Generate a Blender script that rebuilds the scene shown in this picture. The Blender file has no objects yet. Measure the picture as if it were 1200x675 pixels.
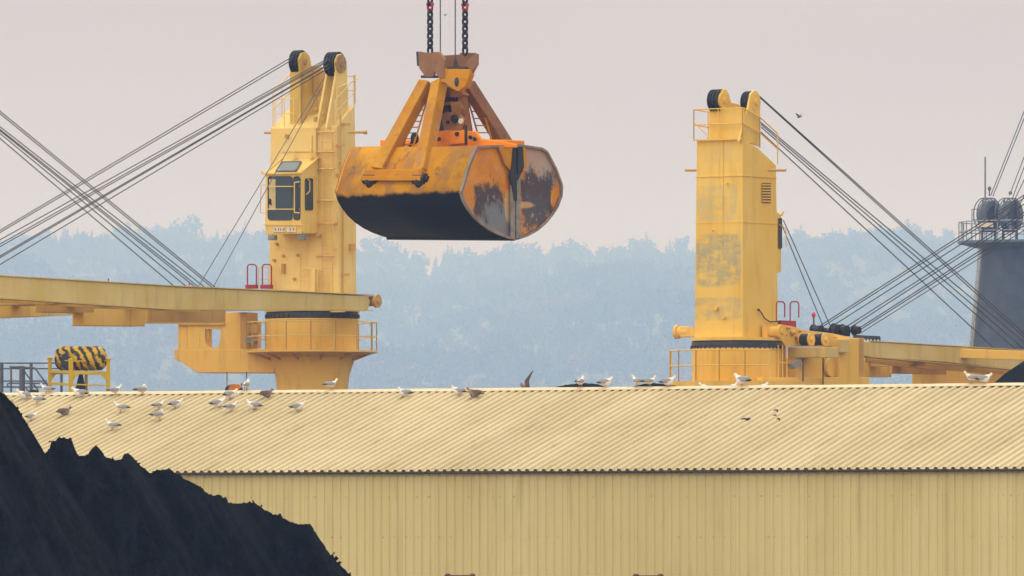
import bpy, math, random
import numpy as np
from mathutils import Vector, noise as mnoise

random.seed(7); rng = np.random.default_rng(7)
S = bpy.context.scene
COL = S.collection
F = 10000.0          # focal length in photo pixels (photo is 1200 wide)
CZ = 4.5             # camera height
HY = 640.0           # photo row of the horizon

# ---------------------------------------------------------------- camera
cam = bpy.data.cameras.new("camera"); camo = bpy.data.objects.new("camera", cam); COL.objects.link(camo)
camo.location = (0, 0, CZ); camo.rotation_euler = (math.radians(90), 0, 0)
cam.sensor_width = 36; cam.lens = 36 * F / 1200; cam.shift_y = (HY - 337.5) / 1200
cam.clip_start = 1; cam.clip_end = 20000
S.camera = camo

# ---------------------------------------------------------------- world + sun
SUN_EL, SUN_AZ = math.radians(56), math.radians(18)      # azimuth clockwise from +Y
w = bpy.data.worlds.new("World"); S.world = w; w.use_nodes = True
nt = w.node_tree; N = nt.nodes; L = nt.links
bg = N["Background"]
sky = N.new("ShaderNodeTexSky"); sky.sky_type = 'NISHITA'; sky.sun_disc = False
sky.sun_elevation = SUN_EL; sky.sun_rotation = SUN_AZ; sky.dust_density = 4; sky.air_density = 1.0
tc = N.new("ShaderNodeTexCoord"); sx = N.new("ShaderNodeSeparateXYZ"); L.new(tc.outputs["Generated"], sx.inputs[0])
cr = N.new("ShaderNodeValToRGB"); L.new(sx.outputs["Z"], cr.inputs[0])
e = cr.color_ramp.elements
e[0].position = 0.0; e[0].color = (0.66, 0.44, 0.27, 1)
e[1].position = 0.7; e[1].color = (1.12, 1.08, 1.0, 1)
m_ = e.new(0.06); m_.color = (0.565, 0.395, 0.27, 1)
m_ = e.new(0.3); m_.color = (0.95, 0.84, 0.72, 1)
cn = N.new("ShaderNodeTexNoise"); cn.inputs["Scale"].default_value = 22; cn.inputs["Detail"].default_value = 4
mp = N.new("ShaderNodeMapping"); mp.inputs["Scale"].default_value = (1, 1, 3)
L.new(tc.outputs["Generated"], mp.inputs[0]); L.new(mp.outputs[0], cn.inputs["Vector"])
mr = N.new("ShaderNodeMapRange"); mr.inputs["To Min"].default_value = 9.0; mr.inputs["To Max"].default_value = 11.5
L.new(cn.outputs["Fac"], mr.inputs[0])
vm = N.new("ShaderNodeVectorMath"); vm.operation = 'SCALE'; L.new(cr.outputs[0], vm.inputs[0])
dt = N.new("ShaderNodeVectorMath"); dt.operation = 'DOT_PRODUCT'; L.new(tc.outputs["Generated"], dt.inputs[0]); dt.inputs[1].default_value = (-.90, -.44, 0)
mg = N.new("ShaderNodeMapRange"); L.new(dt.outputs["Value"], mg.inputs[0]); mg.inputs["From Min"].default_value = -.38; mg.inputs["From Max"].default_value = 1; mg.inputs["To Min"].default_value = 1; mg.inputs["To Max"].default_value = 2.25
mm = N.new("ShaderNodeMath"); mm.operation = 'MULTIPLY'; L.new(mg.outputs[0], mm.inputs[0]); L.new(mr.outputs[0], mm.inputs[1]); L.new(mm.outputs[0], vm.inputs["Scale"])
mx = N.new("ShaderNodeMix"); mx.data_type = 'RGBA'; mx.inputs[0].default_value = 0.92
L.new(sky.outputs[0], mx.inputs[6]); L.new(vm.outputs[0], mx.inputs[7]); L.new(mx.outputs[2], bg.inputs[0])
bg.inputs[1].default_value = 0.1
sl = bpy.data.lights.new("sun", 'SUN'); sl.energy = 1.5; sl.angle = math.radians(14); sl.color = (1, 0.93, 0.82)
so = bpy.data.objects.new("sun", sl); COL.objects.link(so)
sd = Vector((math.sin(SUN_AZ) * math.cos(SUN_EL), math.cos(SUN_AZ) * math.cos(SUN_EL), math.sin(SUN_EL)))
so.rotation_euler = sd.to_track_quat('Z', 'Y').to_euler(); so.location = (0, -20, 60)

S.view_settings.view_transform = 'Standard'; S.view_settings.look = 'None'
S.view_settings.exposure = 0.0; S.view_settings.gamma = 1; S.view_settings.use_curve_mapping = False
S.render.engine = 'CYCLES'; S.cycles.use_denoising = True
S.cycles.max_bounces = 5; S.cycles.diffuse_bounces = 2; S.cycles.glossy_bounces = 2; S.cycles.transmission_bounces = 2
S.cycles.volume_bounces = 1; S.cycles.transparent_max_bounces = 6; S.cycles.sample_clamp_indirect = 4

# ---------------------------------------------------------------- materials
def V(*a): return Vector(a)
class NT:
    def __init__(s, name):
        s.m = bpy.data.materials.new(name); s.m.use_nodes = True
        s.t = s.m.node_tree; s.b = s.t.nodes["Principled BSDF"]
        s.tc = s.t.nodes.new("ShaderNodeTexCoord")
    def n(s, typ, **kw):
        x = s.t.nodes.new(typ)
        for k, v in kw.items(): setattr(x, k, v)
        return x
    def l(s, a, b): s.t.links.new(a, b)
    def noise(s, scale, detail=4, stretch=(1, 1, 1), rough=.55, loc=(0, 0, 0)):
        mp = s.n("ShaderNodeMapping"); mp.inputs["Scale"].default_value = stretch; mp.inputs["Location"].default_value = loc
        s.l(s.tc.outputs["Object"], mp.inputs[0])
        x = s.n("ShaderNodeTexNoise"); x.inputs["Scale"].default_value = scale; x.inputs["Detail"].default_value = detail
        x.inputs["Roughness"].default_value = rough
        s.l(mp.outputs[0], x.inputs["Vector"]); return x.outputs["Fac"]
    def ramp(s, src, a, b, lo=0., hi=1.):
        x = s.n("ShaderNodeMapRange"); x.interpolation_type = 'SMOOTHSTEP'
        for i, v in zip((1, 2, 3, 4), (a, b, lo, hi)): x.inputs[i].default_value = v
        s.l(src, x.inputs[0]); return x.outputs[0]
    def mix(s, fac, a, b):
        x = s.n("ShaderNodeMix", data_type='RGBA')
        if isinstance(fac, (int, float)): x.inputs[0].default_value = fac
        else: s.l(fac, x.inputs[0])
        for i, v in ((6, a), (7, b)):
            if isinstance(v, tuple): x.inputs[i].default_value = (*v, 1)
            else: s.l(v, x.inputs[i])
        return x.outputs[2]
    def mul(s, a, b, op='MULTIPLY'):
        x = s.n("ShaderNodeMath", operation=op)
        for i, v in ((0, a), (1, b)):
            if isinstance(v, (int, float)): x.inputs[i].default_value = v
            else: s.l(v, x.inputs[i])
        return x.outputs[0]
    def sheets(s, axis, width, lo, hi):
        d = s.n("ShaderNodeVectorMath", operation='DOT_PRODUCT'); s.l(s.tc.outputs["Object"], d.inputs[0]); d.inputs[1].default_value = tuple(axis)
        f = s.n("ShaderNodeMath", operation='FLOOR'); s.l(s.mul(d.outputs["Value"], 1 / width), f.inputs[0])
        wn = s.n("ShaderNodeTexWhiteNoise", noise_dimensions='1D'); s.l(f.outputs[0], wn.inputs["W"])
        return s.ramp(wn.outputs["Value"], 0, 1, lo, hi), d.outputs["Value"]
    def lines(s, val, width, w):      # thin line every `width` metres
        f = s.n("ShaderNodeMath", operation='FRACT'); s.l(s.mul(val, 1 / width), f.inputs[0])
        return s.ramp(f.outputs[0], w / width, w / width * .4)
    def stretch2(s, A_, ka, B_, kb, scale, detail=6, rough=.65):
        v = s.n("ShaderNodeCombineXYZ"); s.l(s.mul(A_, ka), v.inputs[0]); s.l(s.mul(B_, kb), v.inputs[1])
        x = s.n("ShaderNodeTexNoise"); x.inputs["Scale"].default_value = scale; x.inputs["Detail"].default_value = detail; x.inputs["Roughness"].default_value = rough
        s.l(v.outputs[0], x.inputs["Vector"]); return x.outputs["Fac"]
    def blob(s, c, r):
        mp = s.n("ShaderNodeVectorMath", operation='SUBTRACT'); s.l(s.tc.outputs["Object"], mp.inputs[0]); mp.inputs[1].default_value = c
        d = s.n("ShaderNodeVectorMath", operation='DIVIDE'); s.l(mp.outputs[0], d.inputs[0]); d.inputs[1].default_value = r
        ln = s.n("ShaderNodeVectorMath", operation='LENGTH'); s.l(d.outputs[0], ln.inputs[0]); return ln.outputs["Value"]
    def boxy(s, c, r):
        mp = s.n("ShaderNodeVectorMath", operation='SUBTRACT'); s.l(s.tc.outputs["Object"], mp.inputs[0]); mp.inputs[1].default_value = c
        d = s.n("ShaderNodeVectorMath", operation='DIVIDE'); s.l(mp.outputs[0], d.inputs[0]); d.inputs[1].default_value = r
        q = s.n("ShaderNodeVectorMath", operation='MULTIPLY'); s.l(d.outputs[0], q.inputs[0]); s.l(d.outputs[0], q.inputs[1])
        q2 = s.n("ShaderNodeVectorMath", operation='MULTIPLY'); s.l(q.outputs[0], q2.inputs[0]); s.l(d.outputs[0], q2.inputs[1])
        ln = s.n("ShaderNodeVectorMath", operation='LENGTH'); s.l(q2.outputs[0], ln.inputs[0]); return ln.outputs["Value"]
    def sep(s):
        x = s.n("ShaderNodeSeparateXYZ"); s.l(s.tc.outputs["Object"], x.inputs[0]); return x.outputs
    def bump(s, src, strength, dist):
        x = s.n("ShaderNodeBump"); x.inputs["Strength"].default_value = strength; x.inputs["Distance"].default_value = dist
        s.l(src, x.inputs["Height"]); s.l(x.outputs[0], s.b.inputs["Normal"])
    def done(s, col, rough=.5, metal=0., spec=.5):
        if isinstance(col, tuple): s.b.inputs["Base Color"].default_value = (*col, 1)
        else: s.l(col, s.b.inputs["Base Color"])
        if isinstance(rough, (int, float)): s.b.inputs["Roughness"].default_value = rough
        else: s.l(rough, s.b.inputs["Roughness"])
        s.b.inputs["Metallic"].default_value = metal; s.b.inputs["Specular IOR Level"].default_value = spec
        return s.m

RUST = (0.30, 0.10, 0.03)
def paint(name, c1, c2, rust=.6, grime=.35, rough=.5, patches=(), seed=0, fleck=.69):
    t = NT(name); o = (seed * 3.1, seed * 1.7, seed * .9)
    c = t.mix(t.ramp(t.noise(.5, 5, loc=o), .35, .7), c1, c2)
    dirt = t.ramp(t.noise(2.2, 6, stretch=(1, 1, .16), loc=o), .5, .78)
    c = t.mix(t.mul(dirt, grime), c, (c1[0] * .5, c1[1] * .42, c1[2] * .6))
    for (pc, pr, pcol, amt) in patches:
        mk = t.mul(t.ramp(t.boxy(pc, pr), 1.1, .6), t.ramp(t.mul(t.noise(3.2, 8, stretch=(1, 1, .35), rough=.75, loc=o), t.noise(3.2, 8, stretch=(.35, .35, 1.2), rough=.75, loc=o), 'ADD'), .78, 1.16))
        c = t.mix(t.mul(mk, amt), c, pcol)
    st = t.ramp(t.noise(1.9, 8, stretch=(1.6, 1.6, .12), rough=.68, loc=o), .585, .70)
    c = t.mix(t.mul(st, rust * .55), c, (0.42, .19, .05))
    fl = t.ramp(t.noise(7, 6, rough=.7, loc=o), fleck, fleck + .05)
    c = t.mix(t.mul(fl, rust), c, RUST)
    t.bump(t.noise(1.3, 3, loc=o), .25, .03)
    return t.done(c, rough, 0, .25)
def plain(name, col, rough=.6, metal=0., var=.25, sc=4.):
    t = NT(name)
    c = t.mix(t.ramp(t.noise(sc, 5), .3, .7), tuple(x * (1 - var) for x in col), tuple(min(1, x * (1 + var)) for x in col))
    return t.done(c, rough, metal)

M = {}
M['cream'] = paint('crane_yellow_left', (.84, .595, .18), (.88, .67, .27), rust=.8, seed=1)
M['jib'] = paint('jib_cream', (.64, .49, .16), (.72, .58, .25), rust=.5, grime=.45, seed=2)
M['amber'] = paint('crane_amber', (.87, .54, .11), (.90, .61, .17), rust=.7, seed=3)
M['brass'] = paint('dull_amber', (.55, .32, .08), (.62, .38, .13), rust=.8, seed=4)
M['ring'] = plain('slew_ring_steel', (.03, .04, .06), .5)
M['black'] = plain('black_rubber', (.012, .014, .02), .6)
M['rope'] = plain('steel_rope', (.05, .048, .065), .6)
M['rustsheave'] = plain('sheave_plate', (.38, .24, .09), .6, sc=6)
M['glass'] = NT('cab_glass').done((.02, .055, .085), .1, 0, .5)
M['skyglass'] = NT('skylight_glass').done((.16, .26, .34), .1, 0, 1.)
M['white'] = plain('white_plate', (.72, .66, .5), .5, var=.1)
M['grey'] = plain('grey_steel', (.10, .12, .15), .55)
M['lamp'] = plain('lamp_housing', (.22, .24, .24), .5)
M['red'] = plain('red_rail', (.36, .02, .035), .45)
M['redlens'] = plain('red_lens', (.8, .02, .08), .3)
M['beige'] = plain('cab_blind', (.55, .47, .24), .6, var=.1)
M['darkgrey'] = plain('dark_crane_paint', (.035, .05, .075), .6, sc=.7)
M['greyrail'] = plain('grey_rail_paint', (.12, .14, .17), .55)
M['hull'] = plain('hull_paint', (.05, .02, .02), .6, sc=.3)
M['deck'] = plain('deck_paint', (.14, .05, .04), .7, sc=.5)

# ---------------------------------------------------------------- geometry helpers
def W(px, py, d): return V((px - 600) * d / F, d, CZ + (HY - py) * d / F)
class Frame:
    """a = along the jib, b = sideways; both horizontal unit axes"""
    def __init__(s, px, d, fx, fy):
        s.c = V((px - 600) * d / F, d, 0); s.f = V(fx, fy, 0).normalized(); s.s = V(-s.f.y, s.f.x, 0)
        if s.s.y > 0: s.s = -s.s                 # b points towards the viewer's side
        s.d = d
    def at(s, a, b, z): return s.c + s.f * a + s.s * b + V(0, 0, z)
    def P(s, px, py, a=None, b=None):
        n, k = (s.f, a) if a is not None else (s.s, b)
        p0 = s.c + n * k; d = V((px - 600) / F, 1, (HY - py) / F)
        t = n.dot(V(p0.x, p0.y, 0)) / n.dot(V(d.x, d.y, 0))
        return V(d.x * t, t, CZ + d.z * t)
    def z(s, py, a=0, b=0):
        p = s.at(a, b, 0); return CZ + (HY - py) * p.y / F
def planeP(px, py, p0, n):
    d = V((px - 600) / F, 1, (HY - py) / F); c = V(0, 0, CZ)
    t = n.dot(p0 - c) / n.dot(d); return c + d * t

SPLIT = set('guard_rail bracket access_panel lettering tower_seam head_frame head_box cross_member post post_plate web_plate hinge_plate hinge_gap bolt bolt_head cutting_lip support_leg cheek_plate strut guide_plate sheave_block foot_beam lug fitting jack_pin reflector louvre_blade stanchion drum_flange saddle_beam mast_lamp lifting_lug gable post cross_rail sheave_rim hose_bundle lower_chord hatch_cover name_plate grease_plate'.split())
class MB:
    def __init__(s): s.v = []; s.f = []; s.mi = []; s.cur = 0; s.pc = []
    def add(s, vs, fs):
        s.pc.append((len(s.v), len(s.f))); k = len(s.v); s.v += [tuple(v) for v in vs]; s.f += [tuple(i + k for i in f) for f in fs]; s.mi += [s.cur] * len(fs); return s
    def prism(s, pts, vec):
        n = len(pts); vec = V(*vec); vs = list(pts) + [p + vec for p in pts]
        fs = [tuple(range(n))[::-1], tuple(range(n, 2 * n))] + [(i, (i + 1) % n, (i + 1) % n + n, i + n) for i in range(n)]
        return s.add(vs, fs)
    def loft(s, rings, cap=True):
        n = len(rings[0]); vs = [p for r in rings for p in r]; fs = []
        for k in range(len(rings) - 1):
            for i in range(n):
                j = (i + 1) % n; fs.append((k * n + i, k * n + j, (k + 1) * n + j, (k + 1) * n + i))
        if cap: fs += [tuple(range(n))[::-1], tuple(range((len(rings) - 1) * n, len(rings) * n))]
        return s.add(vs, fs)
    def box(s, c, x, y, z):
        c, x, y, z = V(*c), V(*x), V(*y), V(*z)
        return s.prism([c - x - y - z, c + x - y - z, c + x + y - z, c - x + y - z], z * 2)
    def beam(s, p, q, w_, h_, up=(0, 0, 1)):
        p, q = V(*p), V(*q); d = (q - p); dn = d.normalized(); u = V(*up)
        if abs(dn.dot(u)) > .98: u = V(0, 1, 0)
        x = dn.cross(u).normalized(); z = x.cross(dn)
        return s.prism([p - x * w_ / 2 - z * h_ / 2, p + x * w_ / 2 - z * h_ / 2, p + x * w_ / 2 + z * h_ / 2, p - x * w_ / 2 + z * h_ / 2], d)
    def tube(s, p, q, r, n=8, r2=None):
        p, q = V(*p), V(*q); d = (q - p).normalized(); u = V(0, 0, 1) if abs(d.z) < .9 else V(1, 0, 0)
        x = d.cross(u).normalized(); y = x.cross(d); r2 = r if r2 is None else r2
        ring = lambda c, rr: [c + x * math.cos(i * 2 * math.pi / n) * rr + y * math.sin(i * 2 * math.pi / n) * rr for i in range(n)]
        return s.loft([ring(p, r), ring(q, r2)])
    def path(s, pts, r, n=8):
        for a, b in zip(pts, pts[1:]): s.tube(a, b, r, n)
        return s
    def lathe(s, c, prof, n=40):      # prof: list of (r, z)
        return s.loft([[V(c.x + r * math.cos(i * 2 * math.pi / n), c.y + r * math.sin(i * 2 * math.pi / n), z) for i in range(n)] for r, z in prof])
    def ellipsoid(s, c, x, y, z, nu=12, nv=8):
        c, x, y, z = V(*c), V(*x), V(*y), V(*z); R = []
        for k in range(nv + 1):
            t = max(.02, min(math.pi - .02, math.pi * k / nv))
            R.append([c + x * math.cos(t) + (y * math.cos(i * 2 * math.pi / nu) + z * math.sin(i * 2 * math.pi / nu)) * math.sin(t) for i in range(nu)])
        return s.loft(R)
    def torus(s, c, ax, R, r, n=20, m=6, sc=None, perp=None):
        ax = V(*ax).normalized(); u = V(*perp).normalized() if perp is not None else (V(0, 0, 1) if abs(ax.z) < .9 else V(1, 0, 0)); x = ax.cross(u).normalized(); y = u if perp is not None else x.cross(ax)
        vs = []; fs = []; sc = sc or (1, 1)
        for i in range(n):
            t = i * 2 * math.pi / n; o = x * math.cos(t) * sc[0] + y * math.sin(t) * sc[1]; dn = o.normalized()
            for j in range(m):
                q = j * 2 * math.pi / m; vs.append(V(*c) + o * R + dn * math.cos(q) * r + ax * math.sin(q) * r)
        for i in range(n):
            for j in range(m):
                fs.append((i * m + j, ((i + 1) % n) * m + j, ((i + 1) % n) * m + (j + 1) % m, i * m + (j + 1) % m))
        return s.add(vs, fs)
    def build(s, name, mat, parent=None, bevel=0., smooth=False, org=None):
        if name in SPLIT and len(s.pc) > 1 and parent is not None:
            o = None
            for k, (v0, f0) in enumerate(s.pc):
                v1, f1 = s.pc[k + 1] if k + 1 < len(s.pc) else (len(s.v), len(s.f))
                q = MB(); q.v = s.v[v0:v1]; q.f = [tuple(i - v0 for i in f) for f in s.f[f0:f1]]; q.mi = s.mi[f0:f1]; q.pc = [(0, 0)]
                o = q.build(name, mat, parent, bevel, smooth, org)
            return o
        o0 = ORG.get(parent, V(0, 0, 0)) if org is None else org
        me = bpy.data.meshes.new(name)
        me.from_pydata([(v[0] - o0.x, v[1] - o0.y, v[2] - o0.z) for v in s.v], [], s.f)
        mats = mat if isinstance(mat, (list, tuple)) else [mat]
        for m in mats: me.materials.append(m)
        me.polygons.foreach_set("material_index", s.mi)
        import bmesh
        bm = bmesh.new(); bm.from_mesh(me); bmesh.ops.recalc_face_normals(bm, faces=bm.faces); bm.to_mesh(me); bm.free()
        if smooth: me.set_sharp_from_angle(angle=math.radians(38)); me.polygons.foreach_set("use_smooth", [True] * len(me.polygons)); me.set_sharp_from_angle(angle=math.radians(38))
        o = bpy.data.objects.new(name, me); COL.objects.link(o)
        if parent is not None: o.parent = parent
        else: o.location = o0
        ORG[o] = o0
        if bevel:
            b = o.modifiers.new("bevel", 'BEVEL'); b.width = bevel; b.segments = 2; b.limit_method = 'ANGLE'; b.angle_limit = math.radians(40)
        return o
ORG = {}
def thing(name, loc, label, cat, group=None):
    o = bpy.data.objects.new(name, None); COL.objects.link(o); o.location = loc; o.empty_display_size = .3
    ORG[o] = V(*loc); tag(o, label, cat, group); return o
def tag(o, label=None, cat=None, group=None, kind=None):
    if label: o['label'] = label
    if cat: o['category'] = cat
    if group: o['group'] = group
    if kind: o['kind'] = kind
    return o

# ---------------------------------------------------------------- ground, water, hills, haze
t = NT('quay_concrete'); c = t.mix(t.ramp(t.noise(.15, 6), .3, .7), (.12, .115, .11), (.2, .19, .17)); M['quay'] = t.done(c, .85)
t = NT('harbour_water'); t.bump(t.noise(.6, 4), .4, .15); M['water'] = t.done((.05, .07, .08), .15)
g = MB()
qa, qb = V(-420, 345 + 9.2 - 290 - 10.5, 0), V(420, 345 + 9.2 + 290 - 10.5, 0)
# quay edge runs parallel to the ship
e1, e2 = V(-320, 107, 0), V(320, 550, 0)
g.prism([V(-320, -40, -3.5), V(320, -40, -3.5), V(320, 550, -3.5), V(-320, 107, -3.5)], (0, 0, 3.5))
tag(g.build('ground', M['quay']), kind='structure')
g = MB(); g.add([V(-2400, -300, -3), V(2400, -300, -3), V(2400, 12500, -3), V(-2400, 12500, -3)], [(0, 1, 2, 3)])
tag(g.build('water', M['water']), kind='structure')

def skyrow(px):
    pts = [(-3000, 290), (-400, 280), (0, 290), (60, 291), (130, 281), (200, 280), (215, 293), (225, 283), (330, 282), (430, 296), (470, 303), (530, 306), (600, 304), (660, 300), (740, 299), (800, 303), (860, 300), (930, 290), (980, 284), (1060, 282), (1130, 284), (1200, 280), (1500, 275), (4000, 300)]
    return float(np.interp(px, [p[0] for p in pts], [p[1] for p in pts]))
def terr(x, y):
    px = 600 + x * F / 12000
    row = skyrow(px) + 13 + mnoise.noise(V(px * .021, 3, 1)) * 10 + mnoise.noise(V(px * .07, 1, 7)) * 2.5
    top = (HY - row) * 1.2 + CZ
    u = min(1, max(0, (y - 7000) / 5000)); back = 1 if y < 12000 else max(0., 1 - ((y - 12000) / 190) ** 2 * .3)
    und = mnoise.noise(V(x * .0035, y * .0013, 0)) * 62 + mnoise.noise(V(x * .008, y * .003, 3)) * 22
    return -4 + (top + 4) * (u ** .75) * back + und * min(1, u * 3) * min(1, (1 - u) * 5)
nx, ny = 240, 120
xs = np.linspace(-2200, 2200, nx); ys = np.linspace(7000, 12190, ny)
vs = [(x, y, terr(x, y)) for y in ys for x in xs]
fs = [(j * nx + i, j * nx + i + 1, (j + 1) * nx + i + 1, (j + 1) * nx + i) for j in range(ny - 1) for i in range(nx - 1)]
t = NT('hillside'); M['hill'] = t.done(t.mix(t.ramp(t.noise(.02, 5), .3, .7), (.04, .05, .02), (.10, .09, .05)), .95)
g = MB(); g.add(vs, fs); tag(g.build('hills', M['hill'], smooth=True), kind='structure')

def raw_mesh(name, verts, quads, mat):
    me = bpy.data.meshes.new(name); nv, nf = len(verts), len(quads); k = quads.shape[1]
    me.vertices.add(nv); me.vertices.foreach_set("co", verts.astype(np.float32).ravel())
    me.loops.add(nf * k); me.loops.foreach_set("vertex_index", quads.astype(np.int32).ravel())
    me.polygons.add(nf); me.polygons.foreach_set("loop_start", np.arange(0, nf * k, k, dtype=np.int32))
    me.update(calc_edges=True); me.validate(); me.materials.append(mat)
    o = bpy.data.objects.new(name, me); COL.objects.link(o); return o
def tree_variant(kind, n):
    P = []
    for i in range(n):
        if kind == 0:     # conifer: ragged cone
            h = rng.random() ** 1.3; r = (1 - h) * (.22 + .07 * math.sin(h * 40)) * (0.5 + .6 * rng.random()); a = rng.random() * 6.283
            c = np.array([r * math.cos(a), r * math.sin(a), .08 + h * .92]); s = .055 * (1.25 - h)
        else:             # broad crown from several lobes
            if i == 0:
                lobes = [np.array([rng.normal() * .2, rng.normal() * .2, .55 + rng.random() * .28]) for _ in range(6)]
            l = lobes[i % 6]; d = rng.normal(size=3); d /= np.linalg.norm(d); c = l + d * (.2 * rng.random() ** .4); s = .05
        q = rng.normal(size=(2, 3)); u = q[0] / np.linalg.norm(q[0]); v = np.cross(u, q[1]); v /= np.linalg.norm(v)
        P.append([c - u * s - v * s, c + u * s - v * s * .6, c + u * s * .8 + v * s, c - u * s * .7 + v * s * 1.1])
    return np.array(P)     # n,4,3
variants = [tree_variant(0 if k < 3 else 1, 130) for k in range(8)]
allv = []
def put_trees(num, y0, y1, big=1.):
    for _ in range(num):
        y = y0 + (y1 - y0) * rng.random(); x = (rng.random() * 2 - 1) * y * .066
        con = mnoise.noise(V(x * .006, y * .002, 8)) > .05
        v = variants[int(rng.integers(0, 3))] if con and rng.random() < .75 else variants[int(rng.integers(3, 8))]
        h = (rng.uniform(18, 38) if con else rng.uniform(16, 30)) * big; a = rng.random() * 6.283; ca, sa = math.cos(a), math.sin(a)
        q = v.reshape(-1, 3) * np.array([h * .9, h * .9, h]); R = np.stack([q[:, 0] * ca - q[:, 1] * sa, q[:, 0] * sa + q[:, 1] * ca, q[:, 2]], 1)
        allv.append(R + np.array([x, y, terr(x, y) - 1.]))
put_trees(5600, 7700, 11850, 1.15); put_trees(600, 11850, 12010, .8); put_trees(110, 11900, 12005, 1.45)
av = np.concatenate(allv); qd = np.arange(len(av)).reshape(-1, 4)
t = NT('woodland_leaves')
c = t.mix(t.ramp(t.noise(.012, 5), .42, .60), (.03, .038, .025), (.055, .05, .034)); c = t.mix(t.ramp(t.noise(.005, 3, loc=(5, 5, 5)), .52, .66), c, (.15, .095, .08))
M['wood'] = t.done(c, .9)
tag(raw_mesh('forest', av, qd, M['wood']), kind='stuff')

hz = bpy.data.materials.new('haze_air'); hz.use_nodes = True; hn = hz.node_tree; hn.nodes.clear()
ho = hn.nodes.new("ShaderNodeOutputMaterial"); pv = hn.nodes.new("ShaderNodeVolumePrincipled")
pv.inputs["Color"].default_value = (.305, .48, .90, 1); pv.inputs["Density"].default_value = .000215; pv.inputs["Absorption Color"].default_value = (1, 1, 1, 1)
pv.inputs["Anisotropy"].default_value = 0.0
hn.links.new(pv.outputs[0], ho.inputs["Volume"])
g = MB(); g.box((0, 6200, 247), (2450, 0, 0), (0, 6450, 0), (0, 0, 252)); hob = g.build('haze', hz); tag(hob, kind='stuff')

# ---------------------------------------------------------------- warehouse
TH = math.radians(27.6); U = V(math.cos(TH), -math.sin(TH), 0); Dn = V(-math.sin(TH), -math.cos(TH), 0)
R0 = V(0, 300, 0); ZR = CZ + 5.49; ZE = CZ + 2.54; RUN = 10.8; T0, T1 = -22.0, 42.0; PIT = .3155
def corr(u, pitch, depth, flat=.42, ramp=.14):
    p = (u / pitch) % 1.0
    if p < flat: return 0
    if p < flat + ramp: return depth * (p - flat) / ramp
    if p < 1 - ramp: return depth
    return depth * (1 - p) / ramp
def corr_stations(t0, t1, pitch, flat, ramp):
    out = []; k = math.floor(t0 / pitch)
    while k * pitch < t1:
        for q in (0, flat, flat + ramp, 1 - ramp): out.append((k + q) * pitch)
        k += 1
    return [s for s in out if t0 <= s <= t1]
t = NT('roof_sheet')
c = t.mix(t.ramp(t.noise(.22, 6, stretch=(1, 1, 1)), .3, .7), (.51, .43, .25), (.57, .485, .30))
c = t.mix(t.mul(t.ramp(t.noise(1.2, 8, rough=.7), .5, .8), .35), c, (.36, .27, .13))
c = t.mix(t.mul(t.ramp(t.noise(9, 4, rough=.6), .66, .72), .6), c, (.72, .68, .6))
sv, uu = t.sheets(U, 1.262, 0, .30); c = t.mix(sv, c, (.40, .31, .16))
dd_ = t.n("ShaderNodeVectorMath", operation='DOT_PRODUCT'); t.l(t.tc.outputs["Object"], dd_.inputs[0]); dd_.inputs[1].default_value = tuple(Dn)
c = t.mix(t.mul(t.ramp(t.stretch2(uu, 1, dd_.outputs["Value"], .12, 2.6, 8), .52, .72), .55), c, (.33, .25, .12))
c = t.mix(t.mul(t.ramp(t.stretch2(uu, 1, dd_.outputs["Value"], .5, 5., 4), .66, .73), .6), c, (.24, .17, .09))
c = t.mix(t.mul(t.lines(dd_.outputs["Value"], 5.4, .05), .45), c, (.22, .17, .09))
M['roof'] = t.done(c, .75, 0, .2)
t = NT('wall_sheet'); sp = t.sep()
c = t.mix(t.ramp(t.noise(.3, 5, stretch=(1, 1, .35)), .3, .7), (.62, .54, .26), (.67, .585, .30))
c = t.mix(t.mul(t.ramp(t.noise(2.4, 7, stretch=(1, 1, .1)), .5, .8), .35), c, (.40, .32, .15))
c = t.mix(t.mul(t.ramp(t.noise(.5, 4, loc=(9, 2, 4)), .55, .75), .3), c, (.50, .46, .22))
# rows of screw heads (at purlin heights)
wz = t.mul(t.mul(sp[2], 1 / 1.37), 1.0); fr_ = t.n("ShaderNodeMath", operation='FRACT'); t.l(wz, fr_.inputs[0])
rowm = t.mul(t.ramp(fr_.outputs[0], .46, .49), t.ramp(fr_.outputs[0], .54, .51))
spot = t.ramp(t.noise(9, 2, stretch=(1, 1, .4), loc=(3, 1, 7)), .6, .66)
c = t.mix(t.mul(t.mul(rowm, spot), .5), c, (.3, .23, .1))
sv, uu = t.sheets(U, 1.262, 0, .22); c = t.mix(sv, c, (.50, .40, .15)); c = t.mix(t.mul(t.lines(uu, 1.262, .018), .5), c, (.30, .24, .11))
c = t.mix(t.mul(t.ramp(t.stretch2(uu, 1, sp[2], .10, 2.2, 8), .54, .74), .5), c, (.42, .34, .16))
M['wall'] = t.done(c, .7, 0, .2)
M['ridge'] = paint('ridge_flashing', (.62, .5, .30), (.68, .56, .36), rust=.25, grime=.3, seed=5)
wh = thing('warehouse', R0, 'long beige corrugated metal shed whose roof and wall fill the lower half', 'warehouse')
st = corr_stations(T0, T1, PIT, .42, .14)
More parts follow.
